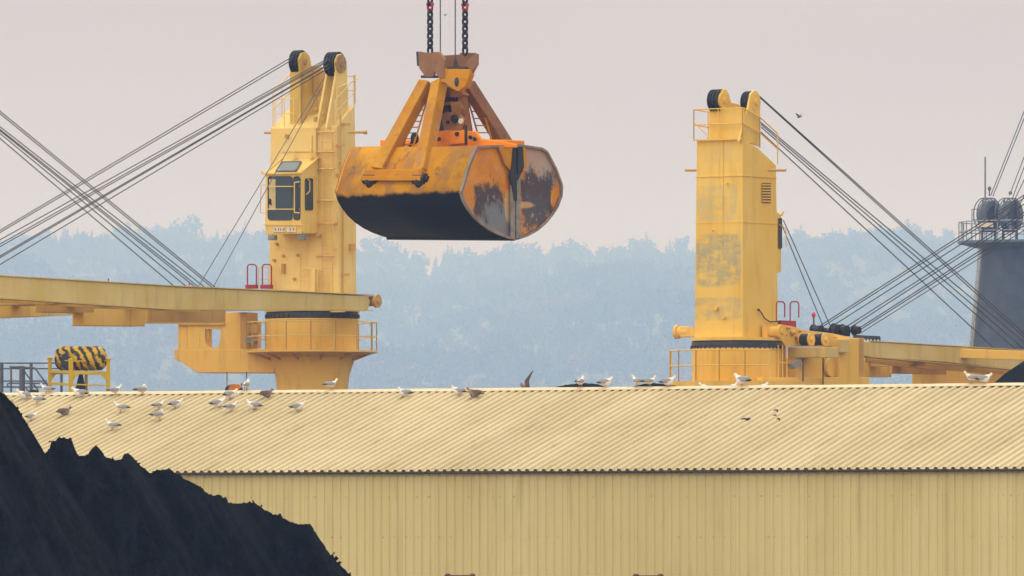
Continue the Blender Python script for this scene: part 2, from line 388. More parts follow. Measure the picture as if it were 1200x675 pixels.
for side in (1, -1):
    g = MB(); vs = []; rows = [.18, 3.2, 6.4, 8.8, RUN]
    slope = (ZR - ZE) / RUN; nrm = V(Dn.x * side * slope, Dn.y * side * slope, 1).normalized()
    for r in rows:
        for u in st:
            hgt = corr(u + 1e-6, PIT, .068); j = mnoise.noise(V(u * .35, r * .5, side)) * .012
            vs.append(R0 + U * u + Dn * side * r + V(0, 0, ZR - slope * r) + nrm * (hgt + j))
    n = len(st); fs = [(k * n + i, k * n + i + 1, (k + 1) * n + i + 1, (k + 1) * n + i) for k in range(len(rows) - 1) for i in range(n - 1)]
    g.add(vs, fs); rf = g.build('roof', M['roof'], wh)
    so_ = rf.modifiers.new("thick", 'SOLIDIFY'); so_.thickness = .012; so_.offset = -1
    if side == 1: roof_main = rf
g = MB(); slope = (ZR - ZE) / RUN
sec = [(-.34, -.34 * slope - .0), (-.34, -.34 * slope + .02), (0, .055 + .02), (.34, -.34 * slope + .02), (.34, -.34 * slope)]
ring = lambda u: [R0 + U * u + Dn * r + V(0, 0, ZR + .06 + z + (.0 if abs(r) > .1 else 0.)) for r, z in [(-.34, -.093), (0, .0), (.34, -.093), (.34, -.075), (0, .02), (-.34, -.075)]]
us = np.arange(T0 - .1, T1 + .1, 2.4)
for a, b in zip(us, us[1:]):
    dz = random.uniform(-.006, .006); g.loft([[p + V(0, 0, dz) for p in ring(a)], [p + V(0, 0, dz) for p in ring(b - .006)]])
g.build('ridge_cap', M['ridge'], roof_main)
# walls: corrugated sheets set back under the eaves
def wall_sheet(P0, dirv, outn, length, zt, pitch):
    g = MB(); s_ = corr_stations(0, length, pitch, .62, .09); n = len(s_); vs = []
    for z in (0, 2.0, 4.2, 5.6, zt):
        for u in s_: vs.append(P0 + dirv * u + outn * (-corr(u + 1e-6, pitch, .03, .62, .09) + mnoise.noise(V(u * .3, z * .3, 5)) * .01) + V(0, 0, z))
    g.add(vs, [(k * n + i, k * n + i + 1, (k + 1) * n + i + 1, (k + 1) * n + i) for k in range(4) for i in range(n - 1)]); return g
WB = .32
for side in (1, -1):
    o_ = R0 + U * (T0 + .15) + Dn * side * (RUN - WB)
    wall_sheet(o_, U, Dn * side, T1 - T0 - .3, ZE + WB * slope - .03, PIT).build('wall', M['wall'], wh)
for tt, sg in ((T0 + .15, -1), (T1 - .15, 1)):
    g = MB(); hw = RUN - WB
    g.prism([R0 + U * tt + Dn * -hw, R0 + U * tt + Dn * hw, R0 + U * tt + Dn * hw + V(0, 0, ZE + WB * slope - .05), R0 + U * tt + V(0, 0, ZR - .06), R0 + U * tt + Dn * -hw + V(0, 0, ZE + WB * slope - .05)], U * (-.1 * sg))
    g.build('gable', M['wall'], wh)
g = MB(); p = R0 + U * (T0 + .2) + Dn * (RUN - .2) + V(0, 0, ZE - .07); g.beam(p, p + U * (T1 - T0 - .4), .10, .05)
g.build('eave_shade_strip', M['ring'], wh)  # dark strip stands in for the shadow line under the eaves
def roofP(px, py):       # point on the near roof slope seen at a photo pixel
    n = V(Dn.x * slope, Dn.y * slope, 1).normalized(); q = planeP(px, py, R0 + V(0, 0, ZR), n); return q + n * .05

# ---------------------------------------------------------------- ship hulls
def hull(name, c, ax, length, beam, z0, z1, label):
    ax = V(*ax).normalized(); sd_ = V(-ax.y, ax.x, 0); root = thing(name, V(c[0], c[1], z0), label, 'ship'); C0 = V(c[0], c[1], 0)
    def sec(t, wd): return [C0 + ax * t - sd_ * wd + V(0, 0, z0), C0 + ax * t + sd_ * wd + V(0, 0, z0), C0 + ax * t + sd_ * wd * 1.02 + V(0, 0, z1), C0 + ax * t - sd_ * wd * 1.02 + V(0, 0, z1)]
    h = length / 2; b = beam / 2
    g = MB(); g.loft([sec(-h, .3 * b), sec(-h + 8, .85 * b), sec(-h + 16, b), sec(h - 16, b), sec(h - 8, .8 * b), sec(h, .2 * b)]); g.build('hull', M['hull'], root)
    g = MB(); 
    for t_ in np.arange(-h + 10, h - 8, 21): g.box(C0 + ax * (t_ + 10.5) + V(0, 0, z1 + .41), ax * 5.5, sd_ * (b * .55), V(0, 0, .4))
    g.build('hatch_cover', M['deck'], root, bevel=.05); return root
hull('cargo_ship', (0.66, 351), (17.46, 12, 0), 118, 16, -3.4, 6.0, 'bulk carrier moored behind the shed, carrying the yellow cranes')

# ---------------------------------------------------------------- crane building blocks
def railing(g, pts, h, r=.022, rails=2, post=1.1, closed=False):
    pts = pts + [pts[0]] if closed else pts
    for a, b in zip(pts, pts[1:]):
        for k in range(rails): g.tube(a + V(0, 0, h * (k + 1) / rails), b + V(0, 0, h * (k + 1) / rails), r, 6)
        n = max(1, round((b - a).length / post))
        for i in range(n + 1):
            q = a + (b - a) * i / n; g.tube(q, q + V(0, 0, h), r, 6)
    return g
def circle_pts(c, R, z, a0, a1, n): return [V(c.x + R * math.cos(a), c.y + R * math.sin(a), z) for a in np.linspace(a0, a1, n)]
def sheave(parent, c, ax, R, wid, tread, disc, name='sheave'):
    ax = V(*ax).normalized(); c = V(*c); g = MB()
    g.tube(c - ax * wid / 2, c + ax * wid / 2, R, 28); 
    for k in (-1, -.33, .33, 1): g.tube(c + ax * (k * wid / 2 - .02), c + ax * (k * wid / 2 + .02), R + .05, 28)
    o = g.build(name, tread, parent, smooth=True)
    g = MB(); g.tube(c - ax * (wid / 2 + .035), c + ax * (wid / 2 + .035), R * .8, 24); g.tube(c - ax * (wid / 2 + .09), c + ax * (wid / 2 + .09), R * .25, 14)
    g.build('hub', disc, o, smooth=True)
    g = MB(); g.tube(c + ax * (wid / 2 + .05), c + ax * (wid / 2 + .13), R * .84, 28); g.tube(c + ax * (wid / 2 + .13), c + ax * (wid / 2 + .2), .12, 14); g.build('side_plate', disc, o, smooth=True); return o
def rope(parent, p, q, r=.022, sag=.0, name='rope', mat=None):
    g = MB(); p, q = V(*p), V(*q); n = 10 if sag else 1
    pts = [p + (q - p) * (i / n) - V(0, 0, 4 * sag * (i / n) * (1 - i / n)) for i in range(n + 1)]
    n_ = 6
    for a, b in zip(pts, pts[1:]): g.tube(a, b, r, n_)
    return g.build(name, mat or M['rope'], parent)
def rrect(x0, y0, x1, y1, r, seg=4):
    out = []
    for cx, cy, a0 in ((x1 - r, y1 - r, 0), (x0 + r, y1 - r, 90), (x0 + r, y0 + r, 180), (x1 - r, y0 + r, 270)):
        for i in range(seg + 1):
            a = math.radians(a0 + 90 * i / seg); out.append((cx + r * math.cos(a), cy + r * math.sin(a)))
    return out

# ================================================================ LEFT CRANE
DECK = 6.0
A = Frame(366, 345, -.53, -.848)
CL = A.c.copy(); z = A.z
lc = thing('ship_crane', V(CL.x, CL.y, DECK), 'cream yellow ship crane with operator cab and twin top sheaves, behind the hanging grab', 'ship crane')
g = MB(); g.lathe(CL, [(1.42, DECK), (1.42, z(460)), (1.5, z(440)), (1.80, z(414)), (1.86, z(411)), (1.86, z(376)), (1.90, z(375.8)), (1.90, z(374))], 56)
ped = g.build('pedestal', paint('pedestal_amber', (.87, .55, .11), (.90, .61, .17), rust=.6, seed=6), lc, smooth=True)
g = MB(); g.lathe(CL, [(1.84, z(374)), (1.88, z(373)), (1.88, z(367)), (1.80, z(366))], 56)
for i in range(48):
    a = i * 2 * math.pi / 48; q = V(CL.x + 1.89 * math.cos(a), CL.y + 1.89 * math.sin(a), z(371)); g.tube(q - V(0, 0, .07), q + V(0, 0, .07), .035, 6)
g.build('slew_ring', M['ring'], lc, smooth=True)
# ring platform round the pedestal
g = MB(); g.lathe(CL, [(1.88, z(419)), (2.0, z(417)), (2.66, z(413.5)), (2.66, z(411.5)), (1.88, z(411.5))], 40); pf = g.build('platform', M['amber'], lc, smooth=True)
g = MB(); railing(g, circle_pts(CL, 2.6, z(411.5), 0, 2 * math.pi, 17), (411.5 - 378) * .0345, .026, 2, 1.2); g.build('railing', M['cream'], pf)
g = MB()
for k in range(12):
    a = k * 2 * math.pi / 12 + .2; dr_ = V(math.cos(a), math.sin(a), 0); c0_ = V(CL.x, CL.y, 0)
    g.prism([c0_ + dr_ * 1.7 + V(0, 0, z(414)), c0_ + dr_ * 2.5 + V(0, 0, z(414)), c0_ + dr_ * 1.7 + V(0, 0, z(423))], V(-dr_.y, dr_.x, 0) * .04)
g.build('bracket', M['brass'], pf)
# tower
def tower_ring(zf, zb, sc=1.):
    return [A.at(a, b * sc, zz) for a, b, zz in ((.7, -1.64, zf), (.7, 1.50, zf), (.56, 1.64, zf), (-.74, 1.64, zb), (-1.5, 1.1, zb), (-1.5, -1.1, zb), (-.7, -1.64, zb))]
g = MB(); g.loft([tower_ring(z(366), z(366)), tower_ring(z(235), z(235), .99), tower_ring(z(150), z(123), .95)])
g.build('tower', M['cream'], lc, bevel=.04)
g = MB()
for y0 in (235, 292, 178): 
    a_, b_ = A.P(317, y0, a=.703), A.P(396, y0, a=.703); g.beam(a_, b_, .012, .03)
# thick flange at foot
g.lathe(CL, [(1.7, z(366)), (1.93, z(365.8)), (1.93, z(362.5)), (1.7, z(362.4))], 48)
g.build('tower_seam', M['cream'], lc)
# access plates and small fittings on the front
g = MB()
for (x0, y0, x1, y1) in ((324, 296, 352, 340), (372, 316, 377, 345), (330, 158, 366, 178)):
    g.prism([A.P(x0, y1, a=.71), A.P(x1, y1, a=.71), A.P(x1, y0, a=.71), A.P(x0, y0, a=.71)], A.f * .04)
g.build('access_panel', M['cream'], lc, bevel=.01)
g = MB()
for (x, y) in ((322, 278), (325, 286), (322, 305), (333, 300), (350, 299), (346, 327), (394, 262), (398, 190), (371, 128), (380, 133)):
    q = A.P(x, y, a=.72); g.tube(q, q + A.f * .12, .06, 8)
g.build('bolt_head', M['brass'], lc)
# cheek plates + sheaves
fin = paint('fin_ochre', (.66, .44, .085), (.74, .52, .14), rust=.6, grime=.5, seed=8)
g = MB(); g.prism([A.P(x, y, b=-.25) for x, y in ((352, 152), (352, 84), (351, 69), (354, 62), (359, 61), (363, 66), (365, 77), (378, 78), (386, 152))], -A.s * .10)
g.prism([A.P(x, y, b=-.80) for x, y in ((342, 150), (342, 74), (348, 66), (362, 66), (376, 150))], -A.s * .10)
pq = [A.P(353, 150, b=-.25), A.P(353, 84, b=-.25)]; g.prism([pq[0], pq[1], pq[1] - A.s * .55, pq[0] - A.s * .55], -A.f * .08)
g.build('cheek_plate', [fin], lc, bevel=.015)
g = MB(); g.prism([A.P(x, y, b=1.35) for x, y in ((383, 150), (394, 88), (393, 71), (396, 64), (401, 63), (405, 69), (407, 80), (407, 122), (405, 150))], -A.s * .10)
g.prism([A.P(x, y, b=.85) for x, y in ((372, 150), (384, 84), (392, 82), (396, 150))], -A.s * .10)
g.build('cheek_plate', M['cream'], lc, bevel=.015)
g = MB(); a_, b_ = A.P(380, 88, b=-.25), A.P(384, 88, b=.9); g.box((a_ + b_) / 2 + V(0, 0, -.3), A.s * .55, A.f * .12, V(0, 0, .5)); g.build('cross_box', M['brass'], lc, bevel=.02)
sheave(lc, A.P(350, 73, b=-.56), A.s, .44, .30, M['black'], M['rustsheave'])
sheave(lc, A.P(392, 75, b=1.06), A.s, .44, .42, M['black'], M['rustsheave'])
# top handrails
g = MB()
hb = [A.at(-.72, 1.6, z(122)), A.at(-1.48, 1.05, z(122)), A.at(-1.48, -1.05, z(122))]
railing(g, hb, 34 * .0345, .024, 2, .7)
ft = [A.at(.62, -1.5, z(150)), A.at(-.7, -1.5, z(126))]; railing(g, ft, 42 * .0345, .024, 2, .9)
q = A.P(374, 146, a=.3); g.path([q, q + V(0, 0, 1.1), q + V(.14, 0, 1.1), q + V(.14, 0, 0)], .022)
q = A.P(395, 138, b=1.6); g.path([q, q + V(0, 0, 1.2), A.P(420, 92, b=1.6)], .02)
g.build('top_railing', M['cream'], lc)
g = MB()
for (x0, x1, y) in ((409, 429, 155), (310, 324, 155.5)):
    q0, q1 = A.P(x0, y, b=1.64 if x0 > 400 else -1.7), A.P(x1, y + .0, b=1.64 if x0 > 400 else -1.7); q0 = A.P(x0, y, a=.3); q1 = A.P(x1, y, a=.3); g.tube(q0, q1, .05, 8); g.tube(q1 - V(.1, 0, 0), q1 + V(.05, 0, 0), .08, 8)
g.build('jack_pin', M['brass'], lc)
# ladder and pipes on the front plate
g = MB()
for x in (377.5, 389.5): g.tube(A.P(x, 154, a=.95), A.P(x, 345, a=.95), .022, 6)
y = 158
while y < 344: g.tube(A.P(377.5, y, a=.95), A.P(389.5, y, a=.95), .011, 6); y += 8.7
for y in (155, 178, 198, 235, 262, 300): g.tube(A.P(371, y, a=.7), A.P(377, y, a=.95), .035, 6); g.tube(A.P(377, y, a=.95), A.P(392, y, a=.95), .045, 6)
g.build('ladder', paint('ladder_rusty', (.84, .54, .16), (.70, .38, .12), rust=.9, seed=9, fleck=.63), lc)
g = MB()
for (x, y, wx, hz_) in ((397, 170, .10, .05), (397, 205, .10, .05), (405, 240, .06, .12), (372, 140, .05, .10), (338, 160, .05, .08), (403, 146, .12, .05), (410, 290, .07, .14), (402, 322, .12, .05), (376, 275, .10, .05), (334, 315, .05, .2)):
    q = A.P(x, y, a=.72) if x < 397 else A.P(x, y, b=1.66); n_ = A.f if x < 397 else A.s
    g.box(q + n_ * .08, V(wx, 0, 0), n_ * .1, V(0, 0, hz_))
g.build('bracket', M['brass'], lc)
g = MB(); g.path([A.P(x, y, b=1.70) for x, y in ((399, 135), (399, 200), (402, 215), (402, 344))], .03); g.path([A.P(x, y, a=.76) for x, y in ((371, 150), (371, 182), (376, 186), (376, 200))], .03); g.build('conduit', M['brass'], lc)
g = MB(); railing(g, [A.at(.62, -1.4, z(150)), A.at(.62, -.5, z(150))], 34 * .0345, .022, 2, .5); g.build('top_railing', M['cream'], lc)
g = MB(); railing(g, [A.at(.6, 1.5, z(149)), A.at(-.7, 1.55, z(124))], 30 * .0345, .022, 2, .5); g.build('top_railing', M['cream'], lc)
# ---- cab
ca, cb0, cb1 = 1.94, -.985, .765
cabm = paint('cab_paint', (.87, .61, .16), (.90, .68, .27), rust=.7, seed=10)
g = MB(); zf, zt_, zb = z(274.5, ca), z(203.5, ca), z(186, .7)
prof = [(.7, z(274, .7)), (ca, zf), (ca + .05, zf + .45), (ca, zt_), (.7, zb)]
g.prism([A.at(a, cb0, zz) for a, zz in prof], A.s * (cb1 - cb0))
cab = g.build('cab', cabm, lc, bevel=.03)
nroof = (A.at(.7, 0, zb) - A.at(ca, 0, zt_)).cross(A.s).normalized(); nroof = nroof if nroof.z > 0 else -nroof
g = MB(); e0, e1 = A.at(ca + .07, cb0 - .06, zt_ + .02), A.at(ca + .07, cb1 + .06, zt_ + .02); g.beam(e0, e1, .1, .06)
for b in (cb0 - .02, cb1 + .02): g.beam(A.at(ca + .05, b, zt_ + .03), A.at(.7, b, zb + .04), .07, .05)
for b in (cb0 - .1, cb1 + .1): g.tube(A.at(ca + .1, b, zt_ + .0), A.at(ca + .1, b, zt_ + .12), .05, 6)
for b in (-.3, .5): q = A.at(.85, b, zb); g.tube(q, q + V(0, 0, .35), .03, 6); g.tube(q, q + V(0, 0, .08), .09, 8)
g.build('roof_edge', M['cream'], cab)
g = MB(); r0 = A.at(ca, 0, zt_) + nroof * .02
g.prism([planeP(x, y, r0, nroof) for x, y in ((323.5, 201), (331, 190.5), (353, 190), (347, 201))], nroof * .03)
sk = g.build('skylight', M['skyglass'], cab, bevel=.005)
g = MB(); cc = [planeP(x, y, r0, nroof) for x, y in ((323.5, 201), (331, 190.5), (353, 190), (347, 201))]
for a_, b_ in zip(cc, cc[1:] + cc[:1]): g.beam(a_ + nroof * .025, b_ + nroof * .025, .05, .04, up=nroof)
g.build('frame', M['grey'], sk)
def pane(x0, y0, x1, y1, frm, aval=None, bval=None, th=.02, nm='window', rad=3, mat=None, par=None, ex=None):
    pts = [frm.P(x, y, a=aval, b=bval) for x, y in rrect(x0, y0, x1, y1, rad)]; ex = ex if ex is not None else (frm.f if aval is not None else frm.s)
    g = MB(); g.prism(pts, ex * th); o = g.build(nm, mat or M['glass'], par)
    g = MB(); 
    for p_, q_ in zip(pts, pts[1:] + pts[:1]): g.tube(p_ + ex * th, q_ + ex * th, .022, 6)
    g.build('gasket', M['ring'], o); return o
pane(314.5, 207, 342.5, 257.5, A, aval=ca + .052, par=cab)
pane(344.5, 207, 351.8, 257.5, A, aval=ca + .052, par=cab)
pane(357.5, 209.5, 366, 246, A, bval=cb1 + .005, rad=1.5, par=cab)
g = MB(); g.prism([A.P(x, y, a=ca + .078) for x, y in ((315.5, 246), (315.5, 210), (323, 210), (323, 246))], A.f * .012); g.build('blind', M['beige'], cab)
g = MB(); q = A.P(316.5, 236, a=ca + .09); g.ellipsoid(q, V(.09, 0, 0), V(0, .05, 0), V(0, 0, .12)); g.ellipsoid(q + V(.1, 0, -.12), V(.1, 0, 0), V(0, .05, 0), V(0, 0, .08)); g.build('control_lever', M['black'], cab, smooth=True)
g = MB()
for y in (218.5, 245.2): g.tube(A.P(312, y, a=ca + .2), A.P(345, y, a=ca + .2), .022, 6)
g.path([A.P(x, y, a=ca + .2) for x, y in ((351, 213), (345, 214), (345, 249), (351, 249.5))], .022)
g.path([A.P(x, y, a=ca) for x, y in ((312, 216), (306, 217), (305, 249), (312, 250))], .02)
for y in (218.5, 245.2, 249): 
    for x in (312.5, 351): g.tube(A.P(x, y, a=ca), A.P(x, y, a=ca + .22), .02, 6)
g.tube(A.P(309, 263, a=ca + .12), A.P(355, 263.5, a=ca + .12), .022, 6)
g.path([A.P(x, y, b=cb1 + .12) for x, y in ((361, 210), (363, 212), (363, 224), (359, 228))], .018)
g.path([A.P(x, y, b=cb1 + .12) for x, y in ((368, 206), (372, 210), (372, 232))], .018)
g.build('guard_rail', M['cream'], cab)
for (x0, x1, marks) in ((320, 334, (323, 326.5, 329, 332)), (336.3, 347.4, (340, 344))):
    g = MB(); g.prism([A.P(x, y, a=ca + .03) for x, y in ((x0, 272), (x1, 272), (x1, 265.8), (x0, 265.8))], A.f * .03); sp_ = g.build('name_plate', M['white'], cab)
    g = MB()
    for mx_ in marks:
        g.prism([A.P(x, y, a=ca + .062) for x, y in ((mx_ - .5, 270), (mx_ + .5, 270), (mx_ + .5, 267.6), (mx_ - .5, 267.6))], A.f * .006)
    g.build('lettering', M['grey'], sp_)
for x in (319.5, 354):
    g = MB(); q = A.P(x, 278.5, a=ca - .05); g.box(q, A.s * .15, A.f * .13, V(0, 0, .1)); g.tube(q, q + V(0, 0, .25), .04, 6); fl = g.build('floodlight', M['lamp'], cab, bevel=.02)
# ---- jib
near = [(432, 347), (434, 354), (431, 363.5), (300, 363), (200, 362.5), (100, 355.5), (0, 349.5), (-100, 344), (-100, 317), (0, 323), (200, 335.5), (320, 341)]
jb = MB().prism([A.P(x, y, b=2.85) for x, y in near], -A.s * .55).build('jib_leg', M['jib'], lc, bevel=.03)
g = MB()
for (x0, y0, x1, y1) in ((-60, 320, 200, 335.5), (200, 335.5, 432, 346)):   # lighter top flange
    g.beam(A.P(x0, y0 - .2, b=2.58), A.P(x1, y1 - .2, b=2.58), .66, .035)
g.beam(A.P(-60, 346, b=2.58), A.P(200, 363, b=2.58), .66, .03); g.beam(A.P(200, 363, b=2.58), A.P(430, 364, b=2.58), .66, .03)
g.build('flange', M['jib'], jb)
g = MB(); q = A.P(433, 353, b=2.6); g.tube(q - A.s * .5, q + A.s * .35, .21, 18); g.tube(q + A.s * .3, q + A.s * .42, .27, 18); g.tube(q + A.s * .4, q + A.s * .47, .1, 10); g.build('hinge_pin', M['brass'], lc, smooth=True)
g = MB(); g.prism([A.P(x, y, b=2.3) for x, y in ((418, 346), (420, 356), (405, 366), (404, 344))], -A.s * .75); g.build('hinge_bracket', M['cream'], lc, bevel=.02)
far = [(-100, 344), (-100, 374), (48, 371), (48, 366), (98, 367), (98, 382), (170, 382.5), (170, 379), (262, 379), (262, 364), (300, 364), (300, 348)]
MB().prism([A.P(x, y, b=-2.3) for x, y in far], -A.s * .55).build('jib_leg', M['amber'], lc, bevel=.03)
g = MB(); g.prism([A.P(x, y, b=.2) for x, y in ((41, 352), (41, 366), (108, 366), (108, 354))], A.s * .1); g.prism([A.P(x, y, b=.0) for x, y in ((172, 360), (172, 377.5), (262, 377.5), (262, 362))], A.s * .1)
for x in (12, 75, 140, 210): q = A.P(x, 352, b=0); g.box(V(q.x, q.y, A.P(x, 351, b=0).z), A.s * 2.4, A.f * .3, V(0, 0, .22))
g.build('cross_member', M['brass'], lc, bevel=.015)
# cream plate strip hanging below the near leg
g = MB(); g.prism([A.P(x, y, b=1.9) for x, y in ((-60, 344), (-60, 352), (0, 354), (110, 361), (235, 366), (235, 362), (110, 356), (0, 349))], -A.s * .2); g.build('lower_chord', M['amber'], lc)
# jib head beyond the frame
g = MB(); q = A.P(-112, 330, b=0); g.box(q, A.s * 2.9, A.f * .5, V(0, 0, .5)); g.build('jib_head', M['amber'], lc, bevel=.03)
# small paint chips on flange, red marks
g = MB()
for x, y in ((127, 330), (222, 334.5)): q = A.P(x, y, b=2.6); g.tube(q, q + V(0, 0, .13), .03, 6)
g.build('bolt_head', M['red'], jb)
# ---- jib rest cantilever on the pedestal (faces forward)
ra = 1.2
g = MB(); g.prism([A.P(x, y, a=ra) for x, y in ((204, 409), (204, 420), (216.5, 427.5), (231.7, 437), (321, 437), (321, 408.5))], -A.f * 1.3); jr = g.build('jib_rest', M['amber'], lc, bevel=.03)
g = MB()
arc = [(257.5, 386)] + [(257.5 - 0 * 1, 400)] + [(249.5 + 8 * math.cos(math.radians(k)), 400 + 8 * math.sin(math.radians(k))) for k in (30, 60, 90, 120, 150)] + [(241.5, 400), (241.5, 386)]
g.prism([A.P(x, y, a=ra - .05) for x, y in ((208.6, 380), (208.6, 408.8), (219, 408.8), (219, 380))], -A.f * .9)
g.prism([A.P(x, y, a=ra - .02) for x, y in ((219.3, 380), (219.3, 408.8), (234, 408.8), (234, 380))], -A.f * .9)
g.prism([A.P(x, y, a=ra - .02) for x, y in ((258, 366), (258, 408.8), (282, 408.8), (282, 366))], -A.f * .9)
g.prism([A.P(x, y, a=ra - .03) for x, y in ((234.2, 380), (234.2, 408.8), (249.5, 408.8), (245, 407), (241.5, 403), (240, 398), (240, 386), (257.8, 386), (257.8, 380))], -A.f * .12)
g.prism([A.P(x, y, a=ra - .03) for x, y in ((249.5, 408.8), (257.8, 408.8), (257.8, 398), (257, 403), (254, 407))], -A.f * .12)
g.build('post_plate', M['amber'], jr, bevel=.01)
g = MB(); g.prism([A.P(x, y, a=ra - .1) for x, y in ((240, 384), (245, 384), (245, 396), (241.5, 404), (248, 408.5), (234.5, 408.5), (234.5, 384))], -A.f * .02)
g.prism([A.P(x, y, a=ra - .0) for x, y in ((282.3, 366), (282.3, 408.6), (289, 408.6), (289, 366))], -A.f * .8)
g.build('web_plate', M['brass'], jr)
g = MB(); g.prism([A.P(x, y, a=ra + .1) for x, y in ((206, 377.5), (206, 380.3), (262, 380.3), (262, 377.5))], -A.f * 1.2); g.build('cap_plate', M['cream'], jr)
g = MB()
for x in (291, 303, 305.5): g.tube(A.P(x, 408, a=ra), A.P(x, 376, a=ra), .05 if x != 305.5 else .03, 6)
for y in (377, 398): g.tube(A.P(289, y, a=ra), A.P(320, y, a=ra), .025, 6)
g.box(A.P(297, 385, a=ra), A.s * .25, A.f * .1, V(0, 0, .17)); g.build('stanchion', M['brass'], jr)
g = MB(); g.box(A.P(294.5, 399.5, a=ra + .2), V(.17, 0, -.06), A.f * .12, V(.03, 0, .08)); g.tube(A.P(291, 388, a=ra), A.P(295, 398, a=ra + .2), .02, 6); g.build('floodlight', M['lamp'], jr, bevel=.01)
# red access hoops
for x0 in (290, 307.5):
    g = MB(); g.path([A.P(x, y, a=1.1) for x, y in ((x0, 338), (x0, 312), (x0 + 2, 310), (x0 + 8.5, 310), (x0 + 10.5, 312), (x0 + 10.5, 338))], .028); g.box(A.P(x0 + 5, 336, a=1.1), A.s * .25, A.f * .1, V(0, 0, .08)); g.build('red_hoop', M['red'], lc)
g = MB(); railing(g, [A.P(303, 341, a=1.0), A.P(326, 341, a=1.0)], .95, .02, 2, .6); railing(g, [A.P(352, 341, a=1.0), A.P(372, 341, a=1.0)], .9, .02, 2, .6); g.build('railing', M['cream'], lc)
g = MB(); g.box(A.P(367.5, 329, a=1.0), A.s * .1, A.f * .06, V(0, 0, .48)); g.path([A.P(x, y, a=.95) for x, y in ((351, 290), (353, 300), (352, 312), (358, 313), (366, 315))], .018); g.build('cable_box', M['cream'], lc)
# ropes from the top sheaves to the jib head, and the steep pair
def xy(x0, y0, x1, y1, x): return y0 + (y1 - y0) * (x - x0) / (x1 - x0)
for (x0, y0, x1, y1, b0) in ((346, 64.5, 0, 270, -.56), (346, 68, 0, 272.5, -.56), (385, 68, 0, 281, 1.0), (385, 70, 0, 286, 1.1), (386, 71, 0, 289, .95), (387, 74, 0, 300, 1.05), (387, 75, 0, 302, 1.1), (388, 78, 0, 310, 1.15)):
    rope(lc, A.P(x0, y0, b=b0), A.P(-66, xy(x0, y0, x1, y1, -66), b=b0 * .7), .020)
rope(lc, A.P(383, 86, b=.4), A.P(231, 338, b=.6), .018, mat=M['grey']); rope(lc, A.P(385, 88, b=.5), A.P(248, 340, b=.8), .018, mat=M['grey'])

# ================================================================ RIGHT CRANE
B = Frame(863, 357, .574, .819); CR = B.c.copy(); z = B.z
zc = z
ochre = paint('crane_yellow_right', (.88, .565, .095), (.90, .62, .15), rust=.5, grime=.3, seed=11, patches=[
    (tuple(B.P(842, 305, a=-1.3) - V(CR.x, CR.y, DECK)), (1.0, 1.0, 1.15), (.34, .36, .26), .75),
    (tuple(B.P(838, 362, a=-1.3) - V(CR.x, CR.y, DECK)), (1.2, 1.2, .5), (.45, .42, .26), .6),
    (tuple(B.P(840, 238, a=-1.3) - V(CR.x, CR.y, DECK)), (.9, .9, .8), (.55, .50, .28), .6),
    (tuple(B.P(845, 180, a=-1.3) - V(CR.x, CR.y, DECK)), (.9, .9, .4), (.6, .52, .28), .4)])
yel = paint('amber_right', (.87, .535, .09), (.89, .59, .15), rust=.5, seed=12)
rc = thing('ship_crane', V(CR.x, CR.y, DECK), 'bright yellow ship crane with scuffed rear plate and louvred side, free of any cab glass', 'ship crane')
g = MB(); g.lathe(CR, [(1.6, DECK), (1.7, z(456)), (1.86, z(449)), (1.86, z(411)), (1.9, z(410)), (1.9, z(408.5))], 56); g.build('pedestal', yel, rc, smooth=True)
g = MB(); g.lathe(CR, [(1.84, z(408.5)), (1.88, z(408)), (1.88, z(401)), (1.8, z(400))], 56)
for i in range(48):
    a = i * 2 * math.pi / 48; q = V(CR.x + 1.89 * math.cos(a), CR.y + 1.89 * math.sin(a), z(407)); g.tube(q - V(0, 0, .09), q + V(0, 0, .06), .04, 6)
g.build('slew_ring', M['ring'], rc, smooth=True)
g = MB(); g.lathe(CR, [(1.88, z(460)), (2.1, z(459)), (2.86, z(457)), (2.86, z(447.5)), (1.88, z(447.5))], 40); pf = g.build('platform', yel, rc, smooth=True)
g = MB(); railing(g, circle_pts(CR, 2.8, z(447.5), math.radians(165), math.radians(298), 7), 36 * .0357, .03, 2, 3); g.build('railing', yel, pf)
def rring(zr, k=1., tap=0.):
    return [B.at(a * k, b * k, zz) for a, b, zz in ((-1.3, -1.175, zr[0]), (-1.3, 1.175, zr[0]), (-.1, 1.175, zr[1]), (1.3, 1.175, zr[2]), (1.3, -1.175, zr[2]), (-.1, -1.175, zr[1]))]
zz_ = z(398); g = MB(); g.loft([rring((zz_,) * 3, 1.03), rring((z(280),) * 3, 1.01), rring((z(165), z(174.5), z(193)), .98)]); g.build('tower', ochre, rc, bevel=.03)
g = MB(); g.lathe(CR, [(1.5, z(400)), (1.92, z(399.8)), (1.92, z(396)), (1.5, z(395.5))], 48); g.build('tower_flange', yel, rc, smooth=True)
g = MB()
for y0 in (208, 262, 330):
    for p_, q_ in ((B.at(-1.31, -1.17, z(y0)), B.at(-1.31, 1.18, z(y0))), (B.at(-1.31, 1.19, z(y0)), B.at(1.3, 1.19, z(y0)))): g.beam(p_, q_, .02, .03)
g.beam(B.at(-1.325, .2, z(396)), B.at(-1.30, .2, z(166)), .02, .02); g.build('tower_seam', ochre, rc)
# side louvre
lb = 1.175 * .99 + .01
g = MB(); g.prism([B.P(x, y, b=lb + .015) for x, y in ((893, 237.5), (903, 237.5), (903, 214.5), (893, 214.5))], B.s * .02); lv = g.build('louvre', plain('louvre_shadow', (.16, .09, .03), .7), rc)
g = MB()
for k in range(7):
    y = 216.5 + k * 3.2; g.prism([B.P(x, yy, b=lb + .04) for x, yy in ((893, y + .8), (903, y + .8), (903, y - .7), (893, y - .7))], B.s * .03)
g.build('louvre_blade', yel, lv)
